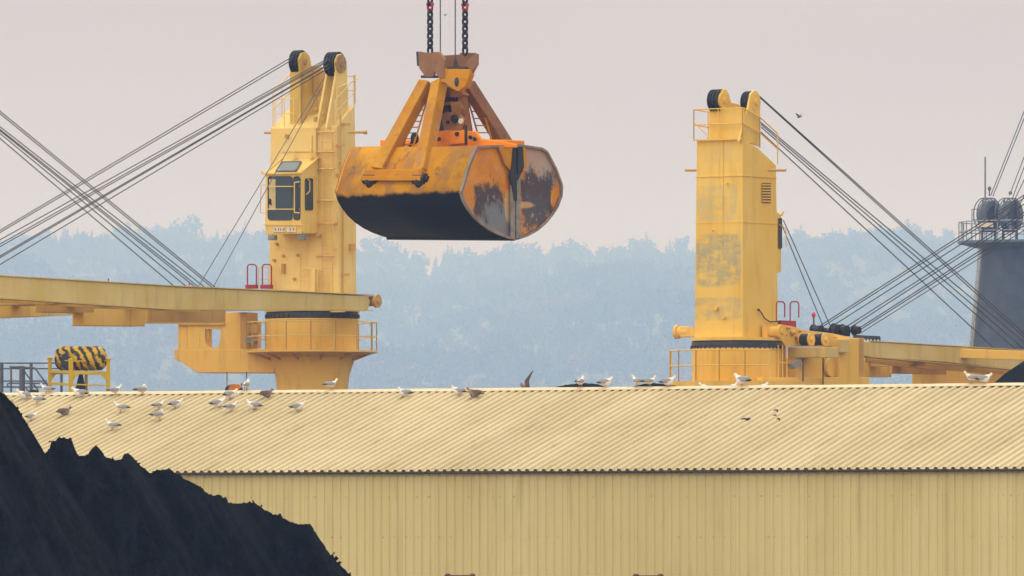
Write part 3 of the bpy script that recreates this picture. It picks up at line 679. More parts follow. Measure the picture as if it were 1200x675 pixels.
# small lamps on rear plate, pins, corner eyes
g = MB()
for (x, y, r) in ((840, 361, .10), (849, 372, .07), (853, 215, .04), (836, 270, .03)): q = B.P(x, y, a=-1.34); g.tube(q, q - B.f * .12, r, 12)
q = B.P(877, 392, b=1.2); g.box(q, B.f * .12, B.s * .04, V(0, 0, .12)); g.build('lug', yel, rc)
g = MB()
for x0, x1, a in ((803, 818, 0), (900, 921, 0)): g.tube(B.P(x0, 199.5, a=a), B.P(x1, 199.5, a=a), .055, 8)
g.build('jack_pin', M['brass'], rc)
g = MB(); g.path([B.P(x, y, b=1.3) for x, y in ((889, 363), (892, 366), (896, 373), (902, 377), (910, 377), (915, 376))], .025); g.ellipsoid(B.P(889, 363, b=1.3), V(.06, 0, 0), V(0, .05, 0), V(0, 0, .05)); g.build('hose', M['black'], rc)
# cab on the far side, only its edge visible
g = MB(); z2 = lambda y: B.z(y, 2, .8)
g.prism([B.at(a, .81, zz) for a, zz in ((1.25, z2(241)), (2.2, z2(252)), (2.2, z2(318)), (1.25, z2(325)))], -B.s * 1.8); cb = g.build('cab', ochre, rc, bevel=.03)
pane(912.2, 256, 915.6, 291, B, bval=.82, rad=1, par=cb)
g = MB(); g.path([B.P(x, y, b=.85) for x, y in ((913, 263), (921, 268), (921, 290))], .02); g.tube(B.at(2.2, .8, z2(252)), B.at(2.35, .8, z2(248)), .05, 6); g.build('guard_rail', yel, cb)
# cheek plates and sheaves on top
g = MB(); g.prism([B.P(x, y, b=-.55) for x, y in ((836, 166), (836, 112), (842, 104), (846, 106), (852, 166))], -B.s * .1); g.prism([B.P(x, y, b=.0) for x, y in ((845, 166), (845, 113), (846, 106), (850, 104), (854, 109), (857, 120), (872, 124), (872, 166))], -B.s * .1)
q0, q1 = B.P(831, 166, a=-1.15), B.P(831, 128, a=-1.15); g.prism([q0, q1, B.P(872, 126, a=-1.15), B.P(872, 166, a=-1.15)], B.f * .08); g.build('cheek_plate', ochre, rc, bevel=.015)
g = MB(); g.prism([B.P(x, y, b=1.12) for x, y in ((866, 166), (877, 126), (880, 110), (884, 106), (888, 107), (891, 114), (891, 172), (880, 168))], -B.s * .1); g.prism([B.P(x, y, b=.55) for x, y in ((862, 166), (874, 122), (880, 109), (884, 112), (884, 166))], -B.s * .1); g.build('cheek_plate', ochre, rc, bevel=.015)
sheave(rc, B.P(841, 118, b=-.28), B.s, .43, .42, M['black'], yel)
sheave(rc, B.P(879, 120, b=.84), B.s, .42, .34, M['black'], yel)
g = MB(); zt = z(165) 
c4 = [B.at(.9, -1.3, zt - .1), B.at(-1.38, -1.22, zt), B.at(-1.38, 1.22, zt), B.at(-.1, 1.24, z(174.5)), B.at(1.25, 1.24, z(192))]
railing(g, c4, 36 * .0357, .028, 2, 1.2); g.tube(B.at(-1.38, -1.22, zt + .75), B.at(-1.38, -.3, zt), .025, 6)
g.beam(c4[1], c4[2], .1, .06); g.build('top_railing', yel, rc)
# hinges
for (px, py, b, s1, nmx) in ((801, 389, -2.5, -1, 0), (908.5, 389, 1.75, 1, 1)):
    q = B.P(px, py, b=b); g = MB(); g.tube(q - B.s * .3, q + B.s * .3, .23, 18); g.tube(q + B.s * s1 * .24, q + B.s * s1 * .36, .30, 18)
    if s1 < 0: g.box(q + B.s * .75 + V(0, 0, 0), B.s * .8, B.f * .2, V(0, 0, .2))
    else: g.prism([B.P(x, y, b=1.3) for x, y in ((893, 398), (893, 381), (905, 381), (905, 398))], B.s * .25)
    g.tube(q + B.s * s1 * .34, q + B.s * s1 * .42, .12, 12); g.build('hinge_pin', yel, rc, smooth=True)
# jib heel with its machinery
def plate(pts, b, th, name, mat, par=rc, bev=.015): return MB().prism([B.P(x, y, b=b) for x, y in pts], -B.s * th).build(name, mat, par, bevel=bev)
plate(((915, 380), (930, 383), (944, 387), (975, 390.5), (1013, 399), (1013, 406), (921, 406), (916, 399)), 1.55, .5, 'jib_heel', yel)
near = [(1000, 399.3), (1013, 399.8), (1200, 411), (1260, 414.5), (1260, 440), (1200, 434), (1110, 424.5), (1013, 417.5), (1000, 417)]
jn = MB().prism([B.P(x, y, b=1.6) for x, y in near], -B.s * .5).build('jib_leg', M['jib'], rc, bevel=.03)
g = MB(); g.beam(B.P(1013, 399.6, b=1.34), B.P(1260, 414.2, b=1.34), .6, .035); g.beam(B.P(1013, 418, b=1.34), B.P(1200, 434.5, b=1.34), .6, .03); g.build('flange', M['jib'], jn)
far = [(1012, 410), (1012, 442), (1045, 442), (1045, 431), (1080, 432), (1080, 454), (1260, 458), (1260, 430), (1100, 416)]
MB().prism([B.P(x, y, b=-1.2) for x, y in far], -B.s * .5).build('jib_leg', yel, rc, bevel=.03)
g = MB(); g.prism([B.P(x, y, b=.1) for x, y in ((1045, 424), (1045, 438), (1109, 439), (1109, 426))], -B.s * .1)
for x in (1052, 1120, 1190): q = B.P(x, 424, b=.1); g.box(q, B.s * 1.2, B.f * .3, V(0, 0, .2))
g.build('cross_member', M['brass'], rc, bevel=.01)
plate(((1014, 417), (1014, 424), (1060, 430), (1200, 441), (1260, 445), (1260, 438), (1200, 433)), .9, .2, 'lower_chord', M['amber'])
g = MB(); q = B.P(1275, 422, b=0); g.box(q, B.s * 1.9, B.f * .5, V(0, 0, .5)); g.build('jib_head', yel, rc, bevel=.03)
for x in (946, 962.5):
    q = B.P(x, 398, b=2.0); g = MB(); g.tube(q - B.s * .26, q + B.s * .16, .25, 24); dr = g.build('rope_drum', M['black'], rc, smooth=True)
    g = MB(); g.tube(q + B.s * .16, q + B.s * .22, .27, 24); g.tube(q - B.s * .3, q - B.s * .26, .27, 24); g.tube(q + B.s * .22, q + B.s * .32, .1, 12); g.build('drum_flange', yel, dr, smooth=True)
# tray box, column and base
def bx(x0, y0, x1, y1, b, th, name, mat, bev=.02):
    return MB().prism([B.P(x, y, b=b) for x, y in ((x0, y1), (x1, y1), (x1, y0), (x0, y0))], -B.s * th).build(name, mat, rc, bevel=bev)
q = B.P(945, 413, a=2.4)
g = MB(); p0, p1 = B.P(923, 413, a=2.2), B.P(967.5, 413, a=2.2); g.beam(p0 + B.f * .5, p1 + B.f * .5, 1.0, .43); g.build('service_tray', M['jib'], rc, bevel=.02)
bx(983.5, 396.5, 1006.7, 443, 1.9, .9, 'column', yel); bx(1006.9, 396, 1012.5, 443, 1.75, .7, 'column_web', M['brass'])
bx(986.7, 397.5, 996, 413, 2.15, .2, 'junction_box', M['jib']); bx(933, 419, 982, 443, 1.5, .9, 'winch_housing', yel)
bx(893, 442, 1019, 456, 1.9, 1.8, 'jib_rest', yel); bx(903, 400, 921, 443, 1.2, .3, 'side_post', M['brass'])
g = MB(); q = B.P(972, 430, b=1.55); g.tube(q, q + B.s * .15, .42, 24); g.build('access_cover', yel, rc, smooth=True)
g = MB(); q = B.P(931.5, 427, b=2.1); g.box(q, V(.19, 0, .09), B.s * .12, V(-.05, 0, .11)); g.tube(q, q + V(.1, 0, .3), .025, 6); g.build('floodlight', M['lamp'], rc, bevel=.01)
g = MB()
for x in (912, 917, 922): g.tube(B.P(x, 443, b=1.9), B.P(x, 404, b=1.9), .03, 6)
g.tube(B.P(912, 425, b=1.9), B.P(922, 425, b=1.9), .025, 6); g.build('railing', yel, rc)
g = MB()
for x, y, r in ((924, 384, .1), (929, 390, .14), (934, 395, .1), (921, 392, .08), (938, 388, .07), (979, 396, .1)): q = B.P(x, y, b=1.62); g.ellipsoid(q, V(r, 0, 0), V(0, r, 0), V(0, 0, r * .8))
g.build('fitting', M['brass'], rc, smooth=True)
g = MB(); g.prism([B.P(x, y, b=1.3) for x, y in ((915, 384.5), (933, 385.5), (933, 376), (915, 375.5))], -B.s * .3)
for x0 in (909.5, 926): g.path([B.P(x, y, b=1.2) for x, y in ((x0, 376), (x0, 356), (x0 + 2, 353.5), (x0 + 8, 353.5), (x0 + 10, 356), (x0 + 10, 372))], .03)
g.build('red_hoop', M['red'], rc)
rope(rc, B.P(941, 419, b=2.0), B.P(941, 460, b=2.0), .03, name='fall_rope'); rope(rc, B.P(964.5, 419, b=2.0), B.P(964.5, 460, b=2.0), .03, name='fall_rope')
for (x0, y0, x1, y1, b0, b1) in ((887, 110, 1215, 404, .84, 0), (889, 113, 1218, 411, .84, .2), (891, 143, 1228, 424, .9, .3), (892, 146, 1218, 424, .8, .1), (892, 149, 1206, 423, .7, -.1), (892, 155, 1165, 408, .9, -.3)):
    rope(rc, B.P(x0, y0, b=b0), B.P(x1, y1, b=b1), .024)
rope(rc, B.P(914, 258, b=.5), B.P(968, 391, b=.6), .022); rope(rc, B.P(918, 258, b=.4), B.P(977, 391, b=.6), .022)

# ================================================================ CRANES BEYOND THE FRAME EDGES
def edge_crane(frm, label, ropes, top_px, jib_pts, headb):
    c = frm.c; r = thing('ship_crane', V(c.x, c.y, DECK), label, 'ship crane'); z = frm.z
    g = MB(); g.lathe(c, [(1.5, DECK), (1.5, z(450)), (1.86, z(415)), (1.86, z(400))], 40); g.build('pedestal', yel, r, smooth=True)
    g = MB(); g.lathe(c, [(1.88, z(400)), (1.88, z(392))], 40); g.build('slew_ring', M['ring'], r, smooth=True)
    g = MB(); g.loft([[frm.at(a, b, z(392)) for a, b in ((-1.3, -1.2), (1.3, -1.2), (1.3, 1.2), (-1.3, 1.2))], [frm.at(a, b, z(top_px + 55)) for a, b in ((-1.2, -1.1), (1.2, -1.1), (1.2, 1.1), (-1.2, 1.1))]]); g.build('tower', yel, r, bevel=.03)
    for b in (-.7, .7):
        g = MB(); g.prism([frm.at(-.9, b, z(top_px + 55)), frm.at(.9, b, z(top_px + 55)), frm.at(.3, b, z(top_px)), frm.at(-.3, b, z(top_px))], frm.s * .1); g.build('cheek_plate', yel, r)
        sheave(r, frm.at(0, b + .25, z(top_px + 4)), frm.s, .42, .26, M['black'], yel)
    return r
E = Frame(-130, 333, .62, .78)
el = edge_crane(E, 'ship crane known by its dark ropes slanting down behind the cream jib', None, 42, None, 0)
JL = [((-104, 45), (256, 340)), ((-104, 48), (252.5, 340)), ((-104, 67), (243, 339)), ((-104, 69), (236, 339)), ((-104, 71), (221, 338)), ((-104, 74), (206, 337)), ((-104, 70), (232, 339))]
JD0, JD1 = 333.5, 352
for (p, q) in JL: rope(el, W(p[0], p[1], JD0), W(q[0], q[1], JD1), .021)
g = MB(); a_, b_ = W(-100, 372, JD0), W(262, 355, JD1 + 1); g.beam(a_, b_, .5, .4); jg = g.build('jib_leg', M['jib'], el, bevel=.02)
g = MB(); g.box(W(240, 347, JD1), V(.9, .5, 0), V(-.2, .4, 0), V(0, 0, .25)); g.build('jib_head', M['brass'], el, bevel=.02)
G_ = Frame(1440, 366, -.85, .35)
er = edge_crane(G_, 'ship crane known by its ropes converging on a head of black sheaves', None, 60, None, 0)
D2 = 369.
for (x0, y0, x1, y1) in ((956, 385, 1432, 80), (959, 386, 1432, 84), (966, 388, 1432, 92), (987, 386, 1432, 100), (990, 388, 1432, 103), (1003, 387, 1432, 112), (1007, 387, 1432, 117), (1009, 390, 1432, 124)):
    rope(er, W(x0, y0, D2), W(x1, y1, 366), .025 if y0 != 390 else .02)
g = MB(); g.beam(W(960, 409, D2 + .6), W(1430, 424, 367), .5, .40); g.build('jib_leg', yel, er, bevel=.02)
for (x, y, r, w_) in ((958, 386.5, .19, .42), (970, 389, .13, .3), (980, 387, .25, .26), (990, 387.5, .23, .26), (1004, 387, .17, .26)):
    g = MB(); c = W(x, y, D2); ax = V(.7, -.7, 0); g.tube(c - ax * w_ / 2, c + ax * w_ / 2, r, 20); g.tube(c - ax * w_ * .6, c - ax * w_ * .5, r + .06, 20); g.tube(c + ax * w_ * .5, c + ax * w_ * .6, r * .8, 20); g.build('sheave', M['black'], er, smooth=True)
g = MB(); g.prism([W(x, y, D2) for x, y in ((951, 391), (957, 385), (965, 384), (974, 389), (981, 383), (992, 383), (997, 388), (996, 394), (951, 394))], V(0, .3, 0)); g.build('head_block', M['black'], er)
g = MB(); g.beam(W(1000, 394.5, D2), W(1031, 396, D2), .5, .14)
for x in range(1003, 1032, 4): p = W(x, 395, D2); g.tube(p, p - V(0, 0, .16 + .05 * random.random()), .035, 5)
g.build('rope_guide', M['ring'], er)
g = MB(); p = W(953.5, 387, D2); g.tube(p, p + V(0, 0, .62), .04, 8); ml = g.build('mast', M['grey'], er)
g = MB(); p = W(953.5, 369, D2); g.ellipsoid(p, V(.09, 0, 0), V(0, .09, 0), V(0, 0, .12)); g.build('warning_lamp', M['redlens'], ml, smooth=True)

# ================================================================ DARK CRANE, FAR RIGHT
DG = 900.; sg = DG / F
C_ = V(W(1196, 300, DG).x, DG, 0); dz = lambda y: CZ + (HY - y) * sg
dk = thing('harbour_crane', V(C_.x, C_.y, -3), 'dark blue grey crane tower with a railed platform, hazy in the distance', 'crane')
g = MB(); g.lathe(C_, [(5.6, -3), (5.25, dz(408)), (4.2, dz(292)), (4.2, dz(288))], 48); g.build('tower', M['darkgrey'], dk, smooth=True)
g = MB(); g.lathe(C_, [(4.3, dz(292)), (6.6, dz(286)), (6.65, dz(283)), (4.2, dz(283))], 12); pl = g.build('platform', M['greyrail'], dk)
g = MB(); railing(g, circle_pts(C_, 6.5, dz(283), 0, 2 * math.pi, 15), 22.5 * sg, .06, 2, 1.2); g.build('railing', plain('pale_rail', (.3, .34, .38), .5), pl)
g = MB(); railing(g, [W(1139, 283, DG + 4), W(1156, 283, DG + 4)], 38 * sg, .05, 3, 1.2); g.build('upper_railing', M['greyrail'], pl)
for x, yt in ((1158, 230), (1183, 231)):
    c = W(x, 252, DG); g = MB()
    for k in (-1, 1): g.prism([c + V(k * .7, -.7, -2.7), c + V(k * .7, -.7, 1.2), c + V(k * .6, 0, 1.8), c + V(k * .7, 1.6, .6), c + V(k * .7, 1.9, -2.7)], V(.16, 0, 0))
    hs = g.build('sheave_housing', M['darkgrey'], dk, bevel=.03)
    g = MB(); ax = V(.75, -.66, 0); q = c + V(.15, -.2, -.1); g.tube(q - ax * .4, q + ax * .4, 1.6, 28); sh_ = g.build('sheave', M['greyrail'], hs, smooth=True)
    g = MB(); g.tube(q - ax * .5, q + ax * .5, 1.0, 24); g.build('hub', M['ring'], sh_, smooth=True)
    g = MB(); 
    for k in (-.45, -.1, .3): g.torus(c + V(k, -.3, .0), ax, 1.78, .07, 24, 6)
    g.build('sheave_rim', M['grey'], hs, smooth=True)
g = MB(); g.prism([W(x, y, DG - 6.) for x, y in ((1148, 266), (1164, 266), (1164, 261), (1148, 261))], V(0, .3, 0)); g.build('lamp_box', M['white'], dk)
g = MB(); g.tube(W(1154.5, 240, DG), W(1154.5, 184, DG), .09, 6); g.build('antenna', M['grey'], dk)
g = MB(); p = W(1159.5, 221, DG); g.ellipsoid(p, V(.2, 0, 0), V(0, .2, 0), V(0, 0, .25)); g.tube(p, p - V(0, 0, .8), .08, 6); p = W(1184, 226, DG); g.ellipsoid(p, V(.2, 0, 0), V(0, .2, 0), V(0, 0, .2)); g.build('mast_lamp', M['grey'], dk, smooth=True)
g = MB()
for x0, x1 in ((1147.5, 1136.5), (1150.5, 1139.5)): g.tube(W(x0, 290, DG - 2), W(x1, 408, DG - 2), .08, 6)
for k in range(40):
    y = 292 + k * 2.9; x = 1147.5 - 11 * (y - 290) / 118; g.tube(W(x, y, DG - 2), W(x + 3, y, DG - 2), .04, 5)
g.build('ladder', plain('pale_ladder', (.4, .38, .28), .6), dk)
for (x0, y0, x1, y1) in ((1161, 229, 1262, -25), (1163.5, 230, 1266, -25), (1183, 229, 1268, 5), (1186.5, 232, 1272, 5), (1188, 236, 1280, 45), (1194, 242, 1284, 60)):
    rope(dk, W(x0, y0, DG), W(x1, y1, DG + 8), .05, mat=M['rope'])
g = MB(); g.beam(W(1222, 262, DG), W(1285, -40, DG + 9), .9, .9); g.build('jib_boom', M['darkgrey'], dk)

# ================================================================ GRAB
GD = 280.; gs = GD / F; AL = math.radians(42)
eG = V(math.cos(AL), -math.sin(AL), -.03).normalized(); cG = V(-math.sin(AL), -math.cos(AL), 0)
g0 = W(603, 230, GD)                                        # on the near end plane
Le = 5.62
nE = V(math.cos(AL), -math.sin(AL), 0)
def GE(px, py, off=0.): return planeP(px, py, g0 + nE * off, nE)
def GC(px, py, off): return planeP(px, py, g0 + cG * off, cG)       # plane across, offset towards the camera-left side
gr = thing('clamshell_grab', W(525, 281, GD + 1.9), 'huge orange clamshell grab hanging from two black chains over the shed', 'grab')
go = ORG[gr]
def grab_mat(name, base=(.56, .22, .002), b2=(.66, .31, .004), seed=0, wear=.3):
    t = NT(name); o = (seed, seed * 2, 0)
    c = t.mix(t.ramp(t.noise(.9, 5, loc=o), .3, .7), base, b2)
    c = t.mix(t.mul(t.ramp(t.noise(1.4, 7, rough=.65, loc=o), .5, .66), wear), c, (.34, .19, .10))
    c = t.mix(t.mul(t.ramp(t.noise(3.2, 8, rough=.7, loc=o), .56, .68), wear * 1.1), c, (.10, .07, .06))
    c = t.mix(t.mul(t.ramp(t.noise(9, 4, loc=o), .68, .74), .5), c, (.22, .07, .02))
    t.bump(t.noise(2.5, 5, loc=o), .3, .04); return t.done(c, .65, 0, .2)
M['g_or'] = grab_mat('grab_orange', seed=1); M['g_arm'] = grab_mat('grab_arm', (.48, .20, .004), (.62, .30, .006), seed=5, wear=.6); M['g_hot'] = grab_mat('grab_fresh_orange', (.85, .25, .008), (.9, .3, .01), seed=9, wear=.12)
M['g_dull'] = grab_mat('grab_dull', (.22, .095, .03), (.30, .13, .03), seed=14, wear=.6)
M['g_pink'] = grab_mat('grab_scoured', (.24, .125, .08), (.32, .165, .085), seed=17, wear=.5)
# shell skin: orange above the knuckle, scoured coal-black steel with painted-in underside shade below
t = NT('grab_shell_skin'); sp = t.sep()
c = t.mix(t.ramp(t.noise(.8, 5), .3, .7), (.50, .21, .005), (.64, .31, .008))
c = t.mix(t.mul(t.ramp(t.noise(1.1, 8, rough=.68), .46, .60), .7), c, (.33, .17, .065))
c = t.mix(t.mul(t.ramp(t.noise(2.3, 9, rough=.74, loc=(3, 3, 3)), .56, .64), .6), c, (.13, .075, .05)); c = t.mix(t.mul(t.ramp(t.noise(5, 6, stretch=(1, 1, .2), rough=.7), .66, .72), .6), c, (.62, .42, .2))
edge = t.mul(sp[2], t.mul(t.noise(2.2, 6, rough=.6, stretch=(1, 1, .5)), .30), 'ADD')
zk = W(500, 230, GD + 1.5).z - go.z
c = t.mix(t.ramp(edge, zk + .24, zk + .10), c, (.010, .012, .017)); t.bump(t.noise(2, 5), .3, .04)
M['skin'] = t.done(c, .8, 0, .12)
M['g_rim'] = plain('scoured_rim', (.27, .21, .18), .5, var=.35, sc=1.5)
t = NT('grab_end_skin')
n1 = t.noise(.55, 4, loc=(2.2, .4, 1.1)); c = t.mix(t.ramp(t.noise(1.6, 6), .3, .7), (.78, .30, .015), (.62, .22, .02))
pA, pB = GE(572, 238) - go, GE(632, 222) - go; pC, pD, pE_ = GE(585, 266) - go, GE(628, 248) - go, GE(625, 185) - go
def smear(cur, ctr, r, col, amt, dist=1.3, lo=1.3, hi=.8):
    wob = t.mul(t.mul(t.noise(1.1, 10, rough=.74, loc=tuple(ctr), stretch=(1, 1, .7)), -.5, 'ADD'), dist * 2.6); k = t.mul(t.blob(tuple(ctr), r), wob, 'ADD')
    return t.mix(t.mul(t.ramp(k, lo, hi), amt), cur, col)
c = smear(c, pE_, (.75, .75, .55), (.45, .33, .28), .9)
c = smear(c, GE(645, 205) - go, (.5, .5, .5), (.42, .36, .36), .85)
c = smear(c, pA, (.85, .85, .60), (.04, .042, .065), .93); c = smear(c, pB, (.95, .95, .66), (.045, .045, .07), .93)
c = smear(c, pC, (1.1, 1.1, .60), (.20, .22, .26), .95); c = smear(c, pD, (.75, .75, .55), (.09, .085, .11), .95)
c = smear(c, GE(655, 232) - go, (.30, .30, .5), (.72, .27, .02), .95); c = smear(c, GE(551, 236) - go, (.28, .28, .5), (.70, .27, .02), .95)
c = smear(c, GE(596, 243) - go, (.16, .16, .5), (.75, .5, .2), .8, dist=.7); c = smear(c, GE(614, 240) - go, (.5, .5, .10), (.7, .45, .15), .7, dist=.7)
c = t.mix(t.mul(t.ramp(t.noise(3.5, 9, rough=.78), .55, .68), .6), c, (.26, .25, .27)); c = t.mix(t.mul(t.ramp(t.noise(2.5, 8, stretch=(1, 1, .35), rough=.75, loc=(8, 8, 8)), .58, .66), .75), c, (.06, .055, .07)); c = t.mix(t.mul(t.ramp(t.noise(4.2, 7, stretch=(1, 1, .5), rough=.7, loc=(2, 9, 4)), .60, .66), .8), c, (.42, .41, .43)); t.bump(t.noise(2, 6), .4, .05)
M['endskin'] = t.done(c, .6, 0, .25)
profA = [(558, 172), (549, 193), (539.5, 225), (543, 236), (548, 245), (555, 254), (563, 261.5), (573, 268.5), (584, 274), (595, 278), (602, 280), (602, 171)]
profB = [(604.5, 170), (604.5, 280), (616, 276), (628, 269.5), (638, 261), (646, 251), (652, 241.5), (656.5, 229), (657, 217), (650, 198), (639.5, 178), (633, 174)]
for prof, nm, lab in ((profA, 'A', 'left jaw'), (profB, 'B', 'right jaw')):
    near_ = [GE(x, y) for x, y in prof]; far_ = [p - eG * Le for p in near_]
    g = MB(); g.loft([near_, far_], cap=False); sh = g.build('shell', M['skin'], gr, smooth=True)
    md = sh.modifiers.new('thick', 'SOLIDIFY'); md.thickness = .04; md.offset = -1 if nm == 'A' else -1
    g = MB(); g.prism([p - nE * .02 for p in near_], -nE * .05); MB().prism([p + nE * .05 for p in far_], nE * .05).build('end_plate', M['endskin'], sh); ep = g.build('end_plate', M['endskin'], sh)
    g = MB()
    for a_, b_ in zip(near_, near_[1:] + near_[:1]):
        if nm == 'A' and (abs(a_.x - b_.x) < 1e-3): continue
        g.beam(a_ + nE * .03, b_ + nE * .03, .07, .11, up=nE)
    g.build('rim', M['g_rim'], ep)
# lips at the joint, hinge plates
g = MB()
for x0, x1, y0 in ((597.5, 602, 205), (603.5, 608.5, 205)): g.prism([GE(x, y, .06) for x, y in ((x0, 279), (x1, 279.5), (x1, y0), (x0, y0))], nE * .06)
g.build('cutting_lip', plain('scoured_steel', (.25, .22, .2), .5), gr)
g = MB(); g.prism([GE(x, y, .07) for x, y in ((596, 207), (600, 172), (603, 172), (604, 235), (601, 235))], nE * .08); g.prism([GE(x, y, .06) for x, y in ((604.5, 212), (604.5, 172), (611, 172), (612, 196))], nE * .08); g.build('hinge_gap', M['black'], gr)
g = MB(); g.prism([GE(x, y, .05) for x, y in ((583, 172), (599, 172), (597, 200), (590, 192))], nE * .07); g.prism([GE(x, y, .05) for x, y in ((611, 172), (615, 174), (615, 196), (611, 202))], nE * .07); g.build('hinge_plate', M['g_or'], gr, bevel=.01)
# closing seam under the grab + lower edge lip
g = MB(); a_ = GE(602, 280); g.beam(a_, a_ - eG * Le, .16, .12); g.build('closing_edge', M['black'], gr)
# top deck of orange beams along the hinge
mid = lambda px, py, off: GC(px, py, off)
g = MB()
pa = GE(603, 170); 
g.beam(pa + nE * .05 + V(0, 0, .05), pa - eG * Le + V(0, 0, .05), .9, .22); g.build('hinge_beam', M['g_hot'], gr, bevel=.03)
g = MB(); g.prism([GC(x, y, .5) for x, y in ((506, 171), (507, 155), (525, 153), (560, 154), (566, 163), (590, 166), (606, 169), (607, 173), (520, 173))], cG * .12)
g.prism([GC(x, y, -.5) for x, y in ((506, 171), (507, 155), (545, 154), (563, 162), (606, 169), (607, 173))], -cG * .12)
g.prism([GC(x, y, .62) for x, y in ((528, 170), (529, 156), (546, 152), (548, 168))], cG * .1); g.build('saddle_beam', M['g_hot'], gr, bevel=.02)
g = MB()
for x, y in ((536, 157), (552, 161), (557, 163), (515, 163)): q = GC(x, y, .74); g.tube(q, q + cG * .06, .07, 10)
g.tube(GC(546, 147, .9), GC(546, 170, .9), .05, 8); g.build('bolt', M['black'], gr)
# arms
def arm(p, q, w0, w1, mat, up):
    p, q = V(*p), V(*q); d = (q - p).normalized(); x = d.cross(V(*up)).normalized(); y = x.cross(d); R = []
    for c, w_ in ((p, w0), (q, w1)): R.append([c - x * w_ / 2 - y * .2, c + x * w_ / 2 - y * .2, c + x * w_ / 2 + y * .2, c - x * w_ / 2 + y * .2])
    g = MB(); g.loft(R); return g.build('arm', mat, gr, bevel=.03)
wa = 2.35      # the attachment line on the left shell
hd = GC(502, 98, .55); 
at1, at2 = GC(444, 200, wa), GC(494, 203, wa)
top1, top2 = GC(500, 97, .55), GC(515, 97, .55)
arm(top1, at1, .42, .50, M['g_arm'], cG); arm(top2, at2, .42, .52, M['g_arm'], cG)
wb = -2.2
at3, at4 = GC(589, 165, wb), GC(547, 168, wb)
arm(GC(548, 99, -.4), at3 + (at3 - GC(548, 99, -.4)) * .12, .38, .46, M['g_pink'], cG); arm(GC(537, 105, -.4), at4, .38, .42, M['g_pink'], cG)
g = MB(); p = GC(590, 147, wb); p = top2  # warning sticker on the right arm
aa = GC(548, 99, -.4); dd = (at3 - aa); sidn = dd.normalized().cross(cG).normalized()
c1, c2 = aa + dd * .74, aa + dd * .90
g.prism([c1 - sidn * .08 + cG * .22, c2 - sidn * .08 + cG * .22, c2 + sidn * .08 + cG * .22, c1 + sidn * .08 + cG * .22], cG * .01); g.build('sticker', M['red'], gr)
# bar between left arm feet, brackets on shell
g = MB(); g.beam(GC(431, 203, wa + .05), GC(498, 202, wa + .05), .34, .22); g.beam(GC(428, 209, wa + .12), GC(497, 209, wa + .12), .4, .16); g.build('foot_beam', M['g_or'], gr, bevel=.02)
for x in (435, 493):
    g = MB(); q = GC(x, 210, wa + .1); g.tube(q - eG * .26, q + eG * .26, .19, 18); g.tube(q - eG * .36, q + eG * .36, .11, 16); g.ellipsoid(q + V(0, 0, -.08), eG * .2, cG * .24, V(0, 0, .26)); g.build('foot_joint', M['black'], gr, smooth=True)
    g = MB(); q = GC(x + 4, 222, wa); g.prism([GC(x + 1, 214, wa + .15), GC(x + 7, 214, wa + .15), GC(x + 9, 236, wa - .0), GC(x + 5, 229, wa + .05)], -cG * .35); g.build('gusset', M['g_dull'], gr)
g = MB()
for x in (424, 500): q = GC(x, 224.5, 2.62); g.prism([GC(x - 5, 227, 2.6), GC(x + 5, 227, 2.6), GC(x + 5, 222.5, 2.58), GC(x - 5, 222.5, 2.58)], cG * .015)
g.build('reflector', M['red'], gr)
# ladders inside the arms
def ladder(p, q, wv, n, name='ladder', r=.022):
    g = MB(); p, q, wv = V(*p), V(*q), V(*wv); g.tube(p, q, r * 1.5, 6); g.tube(p + wv, q + wv, r * 1.5, 6)
    for i in range(n): c = p + (q - p) * (i + .5) / n; g.tube(c, c + wv, r, 6)
    return g.build(name, M['g_arm'], gr)
p0, p1 = GC(478, 193, 1.7), GC(500, 112, .5); ladder(GC(466, 193, 1.7), GC(490, 112, .5), p0 - GC(466, 193, 1.7), 12)
g = MB(); g.path([GC(x, y, 1.2) for x, y in ((486, 160), (480, 172), (474, 186), (474, 196))], .05); g.ellipsoid(GC(486, 162, 1.2), V(.14, 0, 0), V(0, .1, 0), V(0, 0, .2)); g.build('hydraulic_hose', M['black'], gr)
a1, b1 = GC(549, 118, -1.0), GC(563, 168, -1.5); ladder(a1, b1, GC(563, 118, -1.0) - a1, 6)
# lower sheave block
g = MB(); 
for off in (.45, -.45): g.prism([GC(x, y, off) for x, y in ((518, 134), (526, 131), (540, 133), (546, 140), (542, 152), (538, 158), (524, 158))], cG * .1)
bl = g.build('sheave_block', M['g_pink'], gr, bevel=.02)
g = MB(); q = GC(533, 139, .6); g.tube(q - cG * .02, q + cG * .08, .13, 14); q = GC(525, 143, .6); g.tube(q, q + cG * .05, .06, 8); g.build('pin', M['black'], bl)
g = MB(); q = GC(541, 142, .6); g.tube(q, q + cG * .07, .09, 12); g.build('pin', M['white'], bl)
for (x, y, off, r) in ((524, 133, .1, .36), (519, 145, -.1, .42), (534, 125, .0, .36), (530, 120, -.2, .3)):
    g = MB(); q = GC(x, y, off); g.tube(q - cG * .28, q + cG * .28, r, 24); g.tube(q - cG * .1, q + cG * .1, r + .05, 24); g.build('sheave', M['black'], gr, smooth=True)
g = MB(); g.prism([GC(x, y, .35) for x, y in ((533, 122), (541, 119), (545, 128), (543, 137), (534, 133))], cG * .2); g.prism([GC(x, y, .3) for x, y in ((522, 121), (534, 119), (535, 123), (524, 124))], cG * .2); g.build('guide_plate', M['g_dull'], gr, bevel=.01)
g = MB(); g.prism([GC(x, y, .0) for x, y in ((544, 108), (548, 112), (552, 156), (543, 158), (541, 130))], cG * .25); g.prism([GC(x, y, -.4) for x, y in ((511, 150), (511, 134), (517, 128), (519, 158), (508, 158))], cG * .2); g.build('strut', M['g_dull'], gr, bevel=.01)
